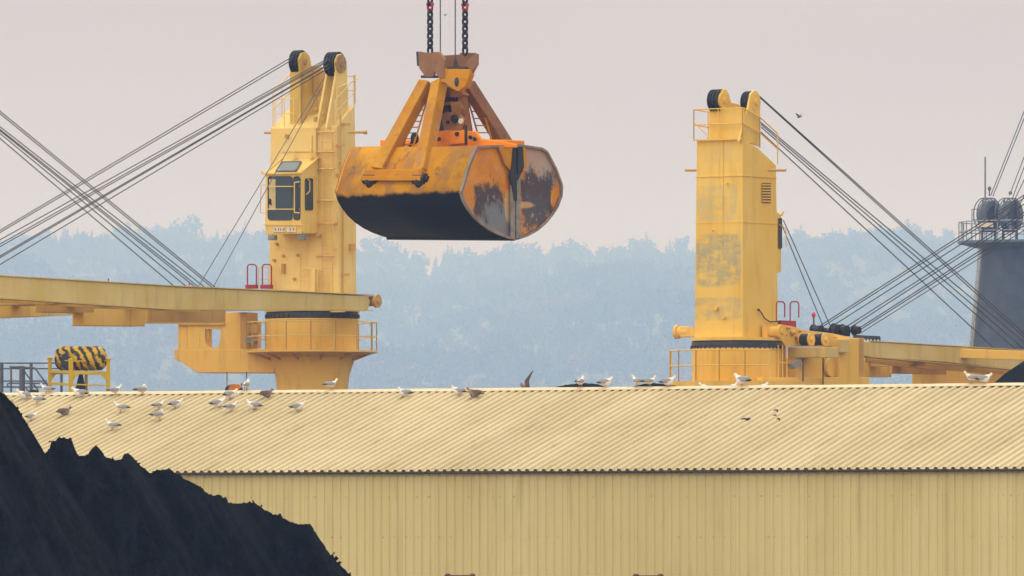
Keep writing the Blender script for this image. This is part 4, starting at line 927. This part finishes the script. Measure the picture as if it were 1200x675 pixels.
for x in (519, 522.5, 526, 529): rope(gr, GC(x, 130, .1), GC(x - 1 + (x - 519) * .2, 108, .1), .03, name='fall_rope')
# head frame
g = MB()
g.prism([GC(x, y, .55) for x, y in ((490, 60), (495, 61), (510, 63), (512, 79), (507, 90), (498, 90), (491, 80))], -cG * .1)
g.prism([GC(x, y, .6) for x, y in ((510, 61), (517, 61), (524, 70), (524, 92), (517, 92), (511, 82))], cG * .12)
g.prism([GC(x, y, -.5) for x, y in ((541, 62), (559, 62), (559, 74), (553, 86), (546, 93), (540, 88))], cG * .1)
g.prism([GC(x, y, .62) for x, y in ((545, 75), (550, 68), (556, 63), (559, 63), (559, 75), (553, 86), (547, 84))], -cG * .1)
g.prism([GC(x, y, -.5) for x, y in ((505, 66), (541, 64), (541, 78), (520, 82), (505, 78))], cG * .1); hf = g.build('head_frame', M['g_pink'], gr, bevel=.015)
g = MB(); g.prism([GC(x, y, .75) for x, y in ((524, 81), (550, 81), (550, 88), (545, 101), (537, 107), (530, 104), (523, 98))], -cG * .25); g.prism([GC(x, y, .7) for x, y in ((515, 82), (523.5, 80), (523.5, 97), (515, 96))], -cG * .2); g.build('head_box', M['g_or'], gr, bevel=.015)
g = MB(); q = GC(535.5, 96, .76); g.ellipsoid(q, V(.09, 0, 0), V(0, .06, 0), V(0, 0, .16)); g.prism([GC(x, y, .6) for x, y in ((527, 78.5), (549, 78.5), (549, 81), (527, 81))], cG * .12); g.prism([GC(x, y, .5) for x, y in ((532, 80), (533, 70), (536, 70), (538, 80))], cG * .05)
g.prism([GC(x, y, .3) for x, y in ((496, 88.5), (516, 88.5), (516, 91.5), (496, 91.5))], cG * .12); g.prism([GC(x, y, .2) for x, y in ((490, 60.5), (509, 63), (510, 75), (496, 79), (491, 77))], cG * .1); g.build('grease_plate', plain('greasy_steel', (.04, .03, .03), .5), gr)
g = MB(); g.prism([GC(x, y, .0) for x, y in ((514, 96), (530, 101), (545, 106), (551, 112), (545, 115), (520, 113), (513, 108))], cG * .3); g.build('lower_frame', M['g_dull'], gr, bevel=.02)
# chains and wires
lk = M['rope']; chm = plain('chain_steel', (.02, .025, .045), .45, .3)
for (x, off) in ((504, .2), (545, -.1)):
    g = MB(); top = 63; q = GC(x, top, off); k = 0; zz = q.z
    while k < 30:
        c = V(q.x, q.y, zz + .12); ax = cG if k % 2 == 0 else V(cG.y, -cG.x, 0); g.torus(c, ax, .15, .042, 16, 6, sc=(.62, 1.12), perp=(0, 0, 1)); zz += .235; k += 1
        if k == 9 and x == 504 or k == 8 and x == 545: sz = zz
    g.build('chain', chm, gr, smooth=True)
    g = MB(); c = V(q.x, q.y, W(x, 3 if x < 520 else 5, GD).z); g.torus(c, cG, .12, .045, 16, 6, sc=(.8, 1.2), perp=(0, 0, 1)); g.tube(c + V(-.13, 0, .09), c + V(.13, 0, .09), .04, 8); g.build('shackle', M['red'], gr, smooth=True)
for x in (516, 533.5): rope(gr, GC(x, 75, .1), GC(x, -120, .1), .022, name='wire')

# ================================================================ HOOK BLOCK UNDER THE JIB REST
hd_ = 340.
hb = thing('hook_block', W(274, 461, hd_), 'orange and black hook block hanging on two wires below the jib rest', 'hook block')
g = MB(); c = W(274, 456.5, hd_); g.ellipsoid(c, V(.36, 0, 0), V(0, .22, 0), V(0, 0, .22)); g.build('cheek', M['black'], hb, smooth=True)
g = MB(); g.prism([W(x, y, hd_ - .3) for x, y in ((266, 459), (270, 451), (280, 450), (283, 454), (277, 459), (272, 461))], V(0, .1, 0)); g.build('orange_plate', M['g_hot'], hb, bevel=.01)
for x in (266, 289): rope(hb, W(x, 462, hd_), W(x, 436, 344), .022, name='wire')

# ================================================================ DRUM STAND AND ACCESS PLATFORM
DS = 326.; ss = DS / F
yst = paint('safety_yellow', (.62, .42, .01), (.7, .5, .02), rust=.3, seed=20)
ap = thing('access_platform', V(W(40, 462, DS + 3).x, DS + 3, 0), 'grey steel walkway with pipe railings and stair beside the yellow drum stand', 'walkway')
zd = W(0, 463, DS).z
g = MB(); g.box(V(W(45, 463, DS).x, DS + 2, zd - .1), V(3.6, 0, 0), V(0, 2.2, 0), V(0, 0, .1)); g.build('deck', M['grey'], ap)
g = MB()
for x in (-60, 20, 100, 150):
    for dd_ in (.2, 3.8): p = W(x, 465, DS); g.tube(V(p.x, DS + dd_, 0), V(p.x, DS + dd_, zd - .2), .14, 8)
g.build('support_leg', M['grey'], ap)
g = MB(); ya = DS + 3.6
for y in (425.5, 432, 446.5, 453.5): g.tube(W(-80, y, ya), W(55 if y > 440 else 72, y, ya), .03, 6)
for x, r in ((2, .07), (36.5, .06), (72, .05), (-40, .06)): g.tube(W(x, 463, ya), W(x, 425, ya), r, 8)
g.build('railing', M['greyrail'], ap)
g = MB(); yb = DS + 2.2
g.path([W(x, y, yb) for x, y in ((11, 430), (40, 431), (43, 434), (56, 452))], .03); g.path([W(x, y, yb) for x, y in ((27, 433), (45, 458))], .03); g.tube(W(13, 463, yb), W(13, 432, yb), .04, 6); g.tube(W(26, 463, yb), W(26, 430, yb), .11, 8)
g.path([W(x, y, yb) for x, y in ((56, 449), (10, 449), (8.5, 451), (10, 453.5), (30, 453.5), (34, 460))], .03)
g.prism([W(x, y, yb) for x, y in ((10, 429), (28, 429), (28, 431.5), (14, 431.5))], V(0, .5, 0)); g.build('stair_rail', M['greyrail'], ap)
g = MB(); g.ellipsoid(W(39, 460, yb), V(.22, 0, 0), V(0, .2, 0), V(0, 0, .12)); g.tube(W(35, 463, yb), W(45, 458, yb), .05, 6); g.build('valve', M['black'], ap, smooth=True)

stn = thing('drum_stand', V(W(93, 462, DS).x, DS + .7, zd), 'yellow steel stand carrying the striped drum, standing behind the roof ridge', 'stand')
g = MB()
def post(x, y0, d, w_): p = W(x, 463, d); q = W(x, y0, d); g.beam(p, q, w_, w_)
post(83, 421.5, DS, .17); post(58.5, 420, DS + 1.3, .14); post(127, 421, DS + .5, .14); post(101, 425, DS + 1.8, .12)
for x, y, d in ((83, 421.5, DS), (58.5, 420, DS + 1.3), (127, 421, DS + .5)): p = W(x, y, d); g.ellipsoid(p, V(.11, 0, 0), V(0, .11, 0), V(0, 0, .06))
g.build('post', yst, stn, bevel=.01)
g = MB()
for y in (436, 450): g.beam(W(83, y + .5, DS), W(127, y + 1.5 if y < 440 else y + 1.5, DS + .5), .1, .13 if y < 440 else .05); g.beam(W(58.5, y - .5, DS + 1.3), W(83, y + .5, DS), .1, .1)
g.beam(W(83, 423, DS), W(127, 423, DS + .5), .05, .05); g.beam(W(58.5, 421.5, DS + 1.3), W(83, 423, DS), .05, .04)
g.beam(W(60, 461, DS + 1.3), W(83, 461, DS), .1, .08); g.beam(W(58.5, 437, DS + 1.3), W(101, 437, DS + 1.8), .1, .1); g.beam(W(101, 437, DS + 1.8), W(127, 437, DS + .5), .1, .1)
for pts, d in ((((84, 438), (92, 438), (84, 448)), DS - .03), (((118, 439), (126, 439), (126, 448)), DS + .4), (((60, 438), (66, 438), (60, 446)), DS + 1.2)): g.prism([W(x, y, d) for x, y in pts], V(0, .05, 0))
g.build('cross_rail', yst, stn, bevel=.008)
t = NT('hazard_stripes'); sp = t.sep()
w1 = t.mul(t.mul(sp[0], 3.1), t.mul(sp[2], 1.9), 'ADD'); w1 = t.mul(w1, t.mul(t.noise(2.2, 6, rough=.7), 2.2), 'ADD'); fr2 = t.n("ShaderNodeMath", operation='FRACT'); t.l(w1, fr2.inputs[0])
c = t.mix(t.mul(t.ramp(fr2.outputs[0], .42, .5), t.ramp(fr2.outputs[0], 1., .93)), (.70, .44, .01), (.02, .025, .03)); c = t.mix(t.ramp(t.noise(3, 5), .56, .66), c, (.30, .16, .02)); M['hazard'] = t.done(c, .6)
dr = thing('striped_drum', W(95, 435, DS + .6), 'yellow and black striped drum lying on the yellow stand', 'drum')
c0, c1 = W(68, 420, DS + 1.1), W(122, 420, DS + .4); dx = (c1 - c0).normalized(); Ld = (c1 - c0).length
g = MB(); pr = [(0, .30), (.03, .40), (.12, .455), (.3, .465), (Ld - .3, .465), (Ld - .12, .44), (Ld - .03, .37), (Ld, .28)]
yy = V(-dx.y, dx.x, 0)
g.loft([[c0 + dx * tt + yy * r * math.cos(a) + V(0, 0, r * math.sin(a)) for a in np.linspace(0, 2 * math.pi, 28, endpoint=False)] for tt, r in pr]); g.build('drum_body', M['hazard'], dr, smooth=True)
g = MB(); g.prism([W(x, y, DS + .35 + (x - 68) * -.002) for x, y in ((71, 429), (72, 416), (80, 412), (81, 430), (76, 433))], V(0, .3, 0)); g.build('end_flap', M['ring'], dr)
g = MB()
for k in (-1, 0, 1): g.loft([[W(94 + k * 4, 463, DS + 1) + V(a_, b_, 0) for a_, b_ in ((-.12, -.1), (.12, -.1), (.12, .1), (-.12, .1))], [W(95, 437, DS + 1) + V(a_, b_, 0) for a_, b_ in ((-.06, -.06), (.06, -.06), (.06, .06), (-.06, .06))]])
g.build('hose_bundle', M['ring'], dr)

# ================================================================ COAL
t = NT('coal')
n_ = t.noise(3.2, 9, rough=.72); c = t.mix(t.ramp(n_, .35, .7), (.0005, .0015, .003), (.009, .015, .024)); c = t.mix(t.ramp(t.noise(16, 3), .70, .78), c, (.045, .05, .06))
c = t.mix(t.mul(t.ramp(t.noise(1.4, 8, stretch=(1.2, .3, .35), rough=.7), .50, .68), .7), c, (.020, .028, .041)); c = t.mix(t.mul(t.ramp(t.noise(.35, 5, loc=(4, 1, 2)), .5, .7), .6), c, (.008, .010, .014))
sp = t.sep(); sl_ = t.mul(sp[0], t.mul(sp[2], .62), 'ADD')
c = t.mix(t.mul(t.ramp(t.stretch2(sl_, 1, sp[2], .10, 1.1, 7, .6), .48, .64), .75), c, (.026, .034, .048)); c = t.mix(t.mul(t.ramp(t.noise(14, 6, rough=.8), .60, .68), .5), c, (.045, .05, .06))  # paler slide bands paint gully light and shade into the coal colour
t.bump(t.noise(11, 10, rough=.85), 1., .20); M['coal'] = t.done(c, .9, 0, .05)
def fbm(x, y, s, o=5):
    v = 0; a = 1
    for k in range(o): v += a * mnoise.noise(V(x * s, y * s, 11.3)); s *= 2.03; a *= .52
    return v
def coal_ridge(name, d, prof, x0, x1, step, label, face=1.35, back=.9, rough=1., group=None, gully=.35):
    """a heap whose crest follows prof (photo px -> row at distance d); slopes down on both sides"""
    px = [p[0] for p in prof]; pz = [CZ + (HY - p[1]) * d / F for p in prof]; X = [(p - 600) * d / F for p in px]
    xs = np.arange(x0, x1, step); zc_ = np.interp(xs, X, pz); zmax = max(zc_)
    rf = zmax / face; rb = zmax / back; ys = list(np.concatenate([-np.arange(0, rf + 1, step * 1.3)[::-1], np.arange(step, rb + 1, step * 3)]))
    vs = []; n = len(xs)
    for dy in ys:
        for i, x in enumerate(xs):
            zc__ = zc_[i]
            if dy <= 0:
                dep = -dy * face
                # gullies run down the slope, their crest notches fading with depth
                k = mnoise.noise(V((x + dy * .8) * 1.0, dy * .10, 4)); k2 = mnoise.noise(V((x + dy * .8) * 2.6, dy * .22, 9))
                amp = min(1, dep / 1.2)
                far_crest = np.interp(x + dy * .8, X, pz) if amp > 0 else zc__
                base = zc__ * (1 - amp) + (0.35 * zc__ + .65 * far_crest) * amp
                h = base - dep + (-(abs(k)) * gully * 2 + gully * .5 + k2 * gully * .6) * amp
            else: h = zc__ - dy * back
            h += (fbm(x, dy, .9, 6) * .16 + fbm(x + 40, dy, 5., 3) * .05) * rough * min(1, .3 + abs(dy))
            vs.append((x, d + dy, max(h, -.05)))
    g = MB(); m = len(ys); g.v = vs; g.f = [(j * n + i, j * n + i + 1, (j + 1) * n + i + 1, (j + 1) * n + i) for j in range(m - 1) for i in range(n - 1)]; 
    rr = random.Random(int(d)); lumps = 2200; iz = [i for i, q in enumerate(vs) if q[2] > .3 and -9 < q[1] - d <= .3]
    crest = [i for i in iz if abs(vs[i][1] - d) < .1]
    for q_ in range(lumps):
        q = vs[rr.choice(crest if q_ % 22 == 0 else iz)]; sz = rr.uniform(.015, .038) * (1.6 if rr.random() < .05 else 1); k = len(g.v)
        j3 = lambda: rr.uniform(.6, 1.3) * sz
        ox, oy, oz = rr.uniform(-.03, .03), rr.uniform(-.03, .03), sz * .3
        g.v += [(q[0] + ox + a * j3() + .3 * b * sz, q[1] + oy + b * j3(), q[2] + oz + c_ * j3()) for a, b, c_ in ((1, 0, 0), (0, 1, 0), (-1, 0, 0), (0, -1, 0), (0, 0, 1), (0, 0, -1))]
        g.f += [(k + a, k + b, k + c_) for a, b, c_ in ((0, 1, 4), (1, 2, 4), (2, 3, 4), (3, 0, 4), (1, 0, 5), (2, 1, 5), (3, 2, 5), (0, 3, 5))]
    g.mi = [0] * len(g.f)
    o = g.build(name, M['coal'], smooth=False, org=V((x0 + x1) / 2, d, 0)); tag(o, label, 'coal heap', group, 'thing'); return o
def jag(prof, amp=2., sub=6, seed=1):
    r = random.Random(seed); out = []; r2 = random.Random(seed + 5)
    for a, b in zip(prof, prof[1:]):
        for k in range(sub): tt = k / sub; out.append((a[0] + (b[0] - a[0]) * tt, a[1] + (b[1] - a[1]) * tt + (r.uniform(-1, 1) * amp - (r2.uniform(1.5, 4.5) if r2.random() < .06 else 0) if k else 0)))
    return out + [prof[-1]]
pB2 = [(-40, 500), (30, 530), (53, 533), (58, 527), (60, 519), (65, 517), (69, 512), (74, 513), (80, 514), (82, 511), (86, 520), (91, 533), (103, 534), (106, 526), (113, 521), (118, 527), (124, 535), (136, 538), (143, 537), (146, 530), (151, 530), (158, 538), (165, 546), (177, 555), (184, 551), (196, 550), (206, 556), (222, 564), (236, 572), (246, 580), (258, 582), (266, 589), (278, 592), (290, 590), (297, 588), (306, 594), (316, 600), (330, 606), (350, 614), (358, 613), (366, 618), (374, 630), (386, 648), (400, 664), (414, 678), (470, 735)]
coal_ridge('coal_heap', 200., jag(pB2, 1.3, 7), W(-60, 0, 200).x, W(470, 0, 200).x, .05, 'black coal heap with a jagged crest in front of the shed wall', gully=.75)
pA2 = [(-120, 380), (-60, 420), (0, 460), (8, 466), (20, 478), (36, 503), (54, 532), (90, 588), (125, 640), (150, 676), (200, 745)]
coal_ridge('coal_heap', 185., jag(pA2, 1.0, 7, 3), W(-130, 0, 185).x, W(200, 0, 185).x, .05, 'tall coal heap with one smooth steep flank rising past the roof ridge', gully=.22, rough=.8)
def cone_heap(x, y, base_z, R, h, label, seed, step=.25, sq=1.):
    g = MB(); n = 56; m = 24; vs = []
    for j in range(m + 1):
        r = R * j / m
        for i in range(n):
            a = i * 2 * math.pi / n; xx, yy_ = r * math.cos(a), r * math.sin(a) * sq
            zz = h * ((1 - (j / m)) if step == .25 else (1 - (j / m) ** 2)) + mnoise.noise(V(xx * .7, yy_ * .7, seed)) * .22 * min(1, r) + mnoise.noise(V(xx * 2.5, yy_ * 2.5, seed)) * .08
            vs.append((x + xx, y + yy_, base_z + (zz if j < m else -.05)))
    g.v = vs; g.f = [(j * n + i, j * n + (i + 1) % n, (j + 1) * n + (i + 1) % n, (j + 1) * n + i) for j in range(m) for i in range(n)]; g.mi = [0] * len(g.f)
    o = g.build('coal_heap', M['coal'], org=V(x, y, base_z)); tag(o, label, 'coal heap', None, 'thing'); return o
def deck_heap(px, ytop, d, halfw, label, seed):
    p = W(px, ytop, d); base = DECK + .82; h = p.z - base; cone_heap(p.x, d, base, 5.2, h, label, seed, step=1)
deck_heap(678, 449.5, 352.5, 20, 'top of a black coal heap just showing over the roof ridge below the grab', 3)
deck_heap(768, 450.0, 356, 20, 'second black heap top over the ridge, left of the bright yellow crane', 6)
p = W(1262, 372, 331); cone_heap(p.x, 331, 0, (p.z) / .80, p.z, 'black coal slope at the right edge in front of the crane jib', 9)

# ================================================================ GULLS
gw = plain('gull_white', (.75, .72, .70), .8, var=.06); gg = plain('gull_grey', (.33, .34, .38), .8, var=.08); gk = plain('gull_black', (.04, .04, .045), .7); gy = plain('gull_bill', (.65, .42, .08), .5); gl = plain('gull_leg', (.45, .25, .2), .6)
gb = plain('gull_brown', (.24, .18, .15), .85, var=.35, sc=25); gb2 = plain('gull_brown_dark', (.14, .10, .09), .85, var=.3, sc=25)
def gull_proto(pose, young=False):
    r = bpy.data.objects.new('gull', None); COL.objects.link(r); r.empty_display_size = .1; ORG[r] = V(0, 0, 0)
    body, wingm = (gb, gb2) if young else (gw, gg)
    # +X is forward; body rings (x, z, half width, half height)
    if pose == 'stand': S_ = [(-.27, .17, .012, .008), (-.20, .18, .04, .02), (-.12, .19, .07, .055), (0, .20, .088, .082), (.09, .215, .078, .082), (.15, .25, .05, .058), (.185, .30, .036, .042), (.20, .335, .042, .042), (.235, .345, .036, .034), (.26, .34, .015, .015)]
    elif pose == 'sit': S_ = [(-.27, .09, .012, .008), (-.20, .09, .045, .02), (-.12, .09, .08, .06), (0, .095, .10, .09), (.10, .11, .088, .085), (.15, .14, .06, .06), (.18, .175, .042, .045), (.20, .20, .043, .042), (.235, .205, .035, .033), (.26, .20, .015, .015)]
    else: S_ = [(-.27, .20, .012, .008), (-.20, .195, .04, .02), (-.12, .19, .07, .055), (0, .195, .088, .08), (.08, .215, .075, .078), (.12, .26, .05, .05), (.10, .30, .04, .038), (.06, .305, .042, .038), (.03, .295, .034, .03), (.01, .285, .014, .014)]
    g = MB(); n = 12
    dz0 = 0 if pose == 'sit' else -.055
    S_ = [(x * .92 if x < 0 else x, z_ + dz0, w_, h_) for x, z_, w_, h_ in S_]
    g.loft([[V(x, w_ * math.cos(a), z_ + h_ * math.sin(a)) for a in np.linspace(0, 2 * math.pi, n, endpoint=False)] for x, z_, w_, h_ in S_]); bo = g.build('body', body, r, smooth=True)
    zb = S_[3][1]
    for s_ in (-1, 1):
        g = MB(); g.ellipsoid((-.06, s_ * .062, zb + .025), V(.185, 0, .0 + (.0)), V(0, .034, 0), V(-.02, 0, .062)); g.build('wing', wingm, r, smooth=True)
        g = MB(); g.ellipsoid((-.24, s_ * .035, zb + .0), V(.09, 0, -.01), V(0, .014, 0), V(0, 0, .02), 8, 6); g.build('wing_tip', gk if not young else gb2, r, smooth=True)
        if pose != 'sit':
            g = MB(); g.tube((.01, s_ * .035, .13), (.015, s_ * .035, 0), .009, 6); g.prism([V(-.01, s_ * .035 - .02, 0), V(.06, s_ * .035 - .025, 0), V(.06, s_ * .035 + .025, 0), V(-.01, s_ * .035 + .02, 0)], V(0, 0, .008)); g.build('leg', gl, r)
    x, z_ = S_[-1][0], S_[-1][1]; s1 = -1 if pose == 'preen' else 1
    g = MB(); g.tube((x - .01 * s1, 0, z_), (x + .05 * s1, 0, z_ - .01), .012, 6, .004); g.build('beak', gy if not young else gk, r)
    return r
protos = {}
def gull(px, py, face, label, pose='stand', young=False, on='roof', yaw=None, scale=1., d=None):
    key = (pose, young); first = key not in protos
    if first: protos[key] = gull_proto(pose, young)
    o = protos[key]
    if not first:
        src = o; o = src.copy(); COL.objects.link(o)
        for ch in src.children:
            c = ch.copy(); COL.objects.link(c); c.parent = o
    if on == 'roof': p = roofP(px, py)
    elif on == 'ridge':       # standing on the ridge cap at column px
        X = (px - 600) / F; tt = (X * R0.y) / (U.x - X * U.y); p = R0 + U * tt + V(0, 0, ZR + .078)
    else: p = W(px, py, d)
    o.location = p; base = 0 if face == 'R' else math.pi
    o.rotation_euler = (0, 0, base + math.radians(yaw if yaw is not None else random.uniform(-35, 35))); s = scale * random.uniform(.94, 1.08); o.scale = (s * 1.02, s * 1.35, s * (1.5 if pose == 'sit' else 1.22))
    tag(o, label, 'gull', 'gulls resting on the shed roof'); return o
gull(28, 470, 'L', 'white gull sitting near the left end of the roof, beside the coal heap', 'sit', yaw=10, scale=1.15)
gull(55, 463, 'L', 'gull with raised head on the ridge below the grey walkway', on='roof', yaw=-15)
gull(44, 475.5, 'L', 'gull just below the walkway gulls, head up, facing left', yaw=-20)
gull(93, 467.5, 'L', 'white breasted gull resting under the yellow drum stand', 'sit', yaw=-10, scale=1.1)
gull(38, 494, 'R', 'grey gull tucked against the tall coal heap edge', 'sit', yaw=25, scale=.85)
gull(76, 489, 'R', 'brown young gull alone on the roof below the drum stand', 'sit', True, yaw=28)
gull(135, 464.5, 'R', 'gull on the ridge right of the drum stand, turned right', yaw=20)
gull(167, 464.5, 'R', 'gull preening its back at the ridge, wing ruffled', 'preen', yaw=30, scale=1.15)
gull(142, 485, 'L', 'gull with white head facing left, midway between stand and paired gulls', yaw=-10)
gull(132, 506, 'L', 'lowest gull on the roof slope, above the jagged coal crest', yaw=-18)
gull(186, 482, 'R', 'upper of the two gulls huddled together on the roof', yaw=35, scale=.95)
gull(187, 494, 'R', 'lower of the two gulls huddled together, preening', 'preen', yaw=15, scale=1.1)
gull(207, 480, 'R', 'gull facing right just beside the huddled pair', 'sit', yaw=25)
gull(256, 479.5, 'R', 'small hunched gull upper left of the pair below the hook block', 'sit', yaw=22)
gull(271, 469, 'R', 'gull beside the ridge directly below the orange hook block', 'sit', yaw=30)
gull(271, 484, 'R', 'grey backed gull facing right, below the one under the hook block', yaw=28)
gull(288, 460, 'R', 'gull standing at the ridge right of the hook block', on='ridge', yaw=70)
gull(297, 482, 'L', 'bright white headed gull facing left below the crane pedestal', 'sit', yaw=-22, scale=1.1)
gull(313, 468, 'R', 'brownish young gull slanting up toward the ridge by the crane pedestal', 'sit', True, yaw=35)
gull(350, 483.5, 'R', 'lone gull on the roof right of the crane pedestal', 'sit', yaw=15)
gull(388, 464, 'R', 'tall upright gull on the ridge in front of the crane pedestal', on='ridge', yaw=30, scale=1.05)
gull(474, 467, 'L', 'pale gull at the ridge left of the mid roof pair', 'sit', yaw=-30)
gull(537, 465, 'L', 'white gull of the mid roof pair beneath the grab', 'sit', yaw=-25, scale=1.05)
gull(556, 468, 'L', 'brown gull of the mid roof pair beneath the grab', 'sit', True, yaw=-20, scale=1.05)
gull(680, 0, 'R', 'gull standing on the ridge in front of the first black heap top', on='ridge', yaw=65)
gull(710, 0, 'R', 'gull on the ridge between the two black heap tops', 'sit', on='ridge', yaw=20)
gull(747, 0, 'L', 'gull facing left on the ridge, left one of two above the second heap', on='ridge', yaw=-50)
gull(761, 0, 'R', 'gull facing right on the ridge, right one of two above the second heap', on='ridge', yaw=25)
gull(783, 0, 'R', 'gull on the ridge beside the right crane platform railing', 'sit', on='ridge', yaw=15)
bk = lambda px, dz_: (R0 + U * (((px - 600) / F * R0.y) / (U.x - (px - 600) / F * U.y)) - Dn * .75 + V(0, 0, ZR - .75 * slope + .05 + dz_))
for px, fc, lb_, pz_ in ((816, 'L', 'gull half hidden behind the ridge under the right crane platform', 'sit'), (845, 'R', 'gull whose back just shows over the ridge below the right pedestal', 'sit'), (881, 'R', 'grey gull half behind the ridge, tail to the right', 'sit')):
    o = gull(px, 0, fc, lb_, pz_, on='ridge', yaw=20); o.location = bk(px, .0)
gull(869, 0, 'L', 'white breasted gull on the ridge in front of the right pedestal', 'sit', on='ridge', yaw=-40, scale=1.15)
gull(1139, 0, 'L', 'gull on the ridge left of the right hand coal slope, leaning forward', on='ridge', yaw=-15)
gull(1154, 0, 'R', 'grey gull sitting on the ridge touching the right hand coal slope', 'sit', on='ridge', yaw=10)

def flyer(p, label, sc, a, name='gull', dark=False):
    r = bpy.data.objects.new(name, None); COL.objects.link(r); ORG[r] = V(0, 0, 0); mb, mw = (gb, gb2) if dark else (gw, gg)
    g = MB(); g.loft([[V(x, w_ * math.cos(q), h_ * math.sin(q)) for q in np.linspace(0, 2 * math.pi, 10, endpoint=False)] for x, w_, h_ in ((-.26, .03, .008), (-.12, .05, .04), (0, .075, .07), (.12, .06, .055), (.19, .035, .035), (.24, .012, .012))]); g.build('body', mb, r, smooth=True)
    for s_ in (-1, 1):
        u1, u2 = math.radians(a), math.radians(a - 25); p1 = V(0, s_ * .05, .03); p2 = p1 + V(.04, s_ * .28 * math.cos(u1), .28 * math.sin(u1)); p3 = p2 + V(-.12, s_ * .36 * math.cos(u2), .36 * math.sin(u2))
        g = MB(); g.loft([[p1 + V(.09, 0, 0), p1 + V(0, 0, .015), p1 + V(-.09, 0, 0), p1 - V(0, 0, .01)], [p2 + V(.07, 0, 0), p2 + V(0, 0, .012), p2 + V(-.08, 0, 0), p2 - V(0, 0, .01)], [p3 + V(.01, 0, 0), p3 + V(0, 0, .003), p3 + V(-.02, 0, 0), p3 - V(0, 0, .003)]]); g.build('wing', mw, r)
    r.location = p; r.scale = (sc,) * 3; tag(r, label, 'gull', 'gulls in flight'); return r
o = flyer(bk(606, .12), 'gull landing behind the ridge, only one raised brown wing showing', 1.15, 62, dark=True); o.rotation_euler = (math.radians(22), 0, math.radians(205))
o = flyer(W(521, 18, 420), 'tiny distant bird between the hoist wires above the grab', .5, 20); o.rotation_euler = (0, 0, .4)
o = flyer(W(937, 137, 400), 'small dark bird flying in the sky right of the yellow crane top', .62, 35, dark=True); o.rotation_euler = (0, .2, 2.6)

# ================================================================ ROOF LITTER, SKIPS
for (px, py, L_, lb_) in ((874, 493, .34, 'dark slug of debris lying on the roof below the right crane'), (909, 483, .16, 'uppermost of three small black scraps on the roof'), (908, 489, .12, 'middle of three small black scraps on the roof'), (912, 493, .12, 'lowest of three small black scraps on the roof')):
    p = roofP(px, py); g = MB(); dv = (U * .75 + Dn * -.66).normalized(); g.ellipsoid(p, dv * L_ / 2, dv.cross(V(0, 0, 1)) * .05, V(0, 0, .05), 8, 8); g.ellipsoid(p + dv * L_ * .3, dv * L_ / 4, dv.cross(V(0, 0, 1)) * .06, V(0, 0, .06), 8, 6)
    o = g.build('debris', M['black'], org=p); tag(o, lb_, 'debris', 'dark litter on the roof')
rustm = paint('skip_rust', (.10, .07, .04), (.16, .10, .05), rust=1., seed=30, fleck=.55)
def skip(x0, x1, ytop, label):
    d = 283.; a_, b_ = W(x0, ytop, d), W(x1, ytop, d); zt = a_.z; cx = (a_.x + b_.x) / 2; hw = (b_.x - a_.x) / 2
    r = thing('waste_skip', V(cx, d + .6, 0), label, 'skip')
    g = MB(); R = [[V(cx + sx_ * hw * k, d + .6 + sy_ * .62 * k, z_) for sx_, sy_ in ((-1, -1), (1, -1), (1, 1), (-1, 1))] for k, z_ in ((.8, .15), (.98, zt - .08))]
    g.loft(R, cap=False); g.add(R[0], [(0, 1, 2, 3)]); b__ = g.build('bin', rustm, r); m_ = b__.modifiers.new('t', 'SOLIDIFY'); m_.thickness = .03
    g = MB(); cs = [V(cx + sx_ * hw, d + .6 + sy_ * .64, zt - .06) for sx_, sy_ in ((-1, -1), (1, -1), (1, 1), (-1, 1))]
    for p, q in zip(cs, cs[1:] + cs[:1]): g.beam(p, q, .06, .08)
    g.build('rim', rustm, r)
    g = MB(); 
    for p in cs: g.beam(V(p.x * .8 + cx * .2, p.y, 0), V(p.x * .8 + cx * .2, p.y, .3), .12, .12); g.ellipsoid(p + V(-(p.x - cx) * .16, 0, .05), V(.09, 0, 0), V(0, .05, 0), V(0, 0, .05), 8, 6)
    g.build('lifting_lug', rustm, r)
skip(522, 556, 673.2, 'rusty skip rim at the lower edge, left one against the shed wall')
skip(743, 777, 673.6, 'rusty skip rim at the lower edge, right one against the shed wall')
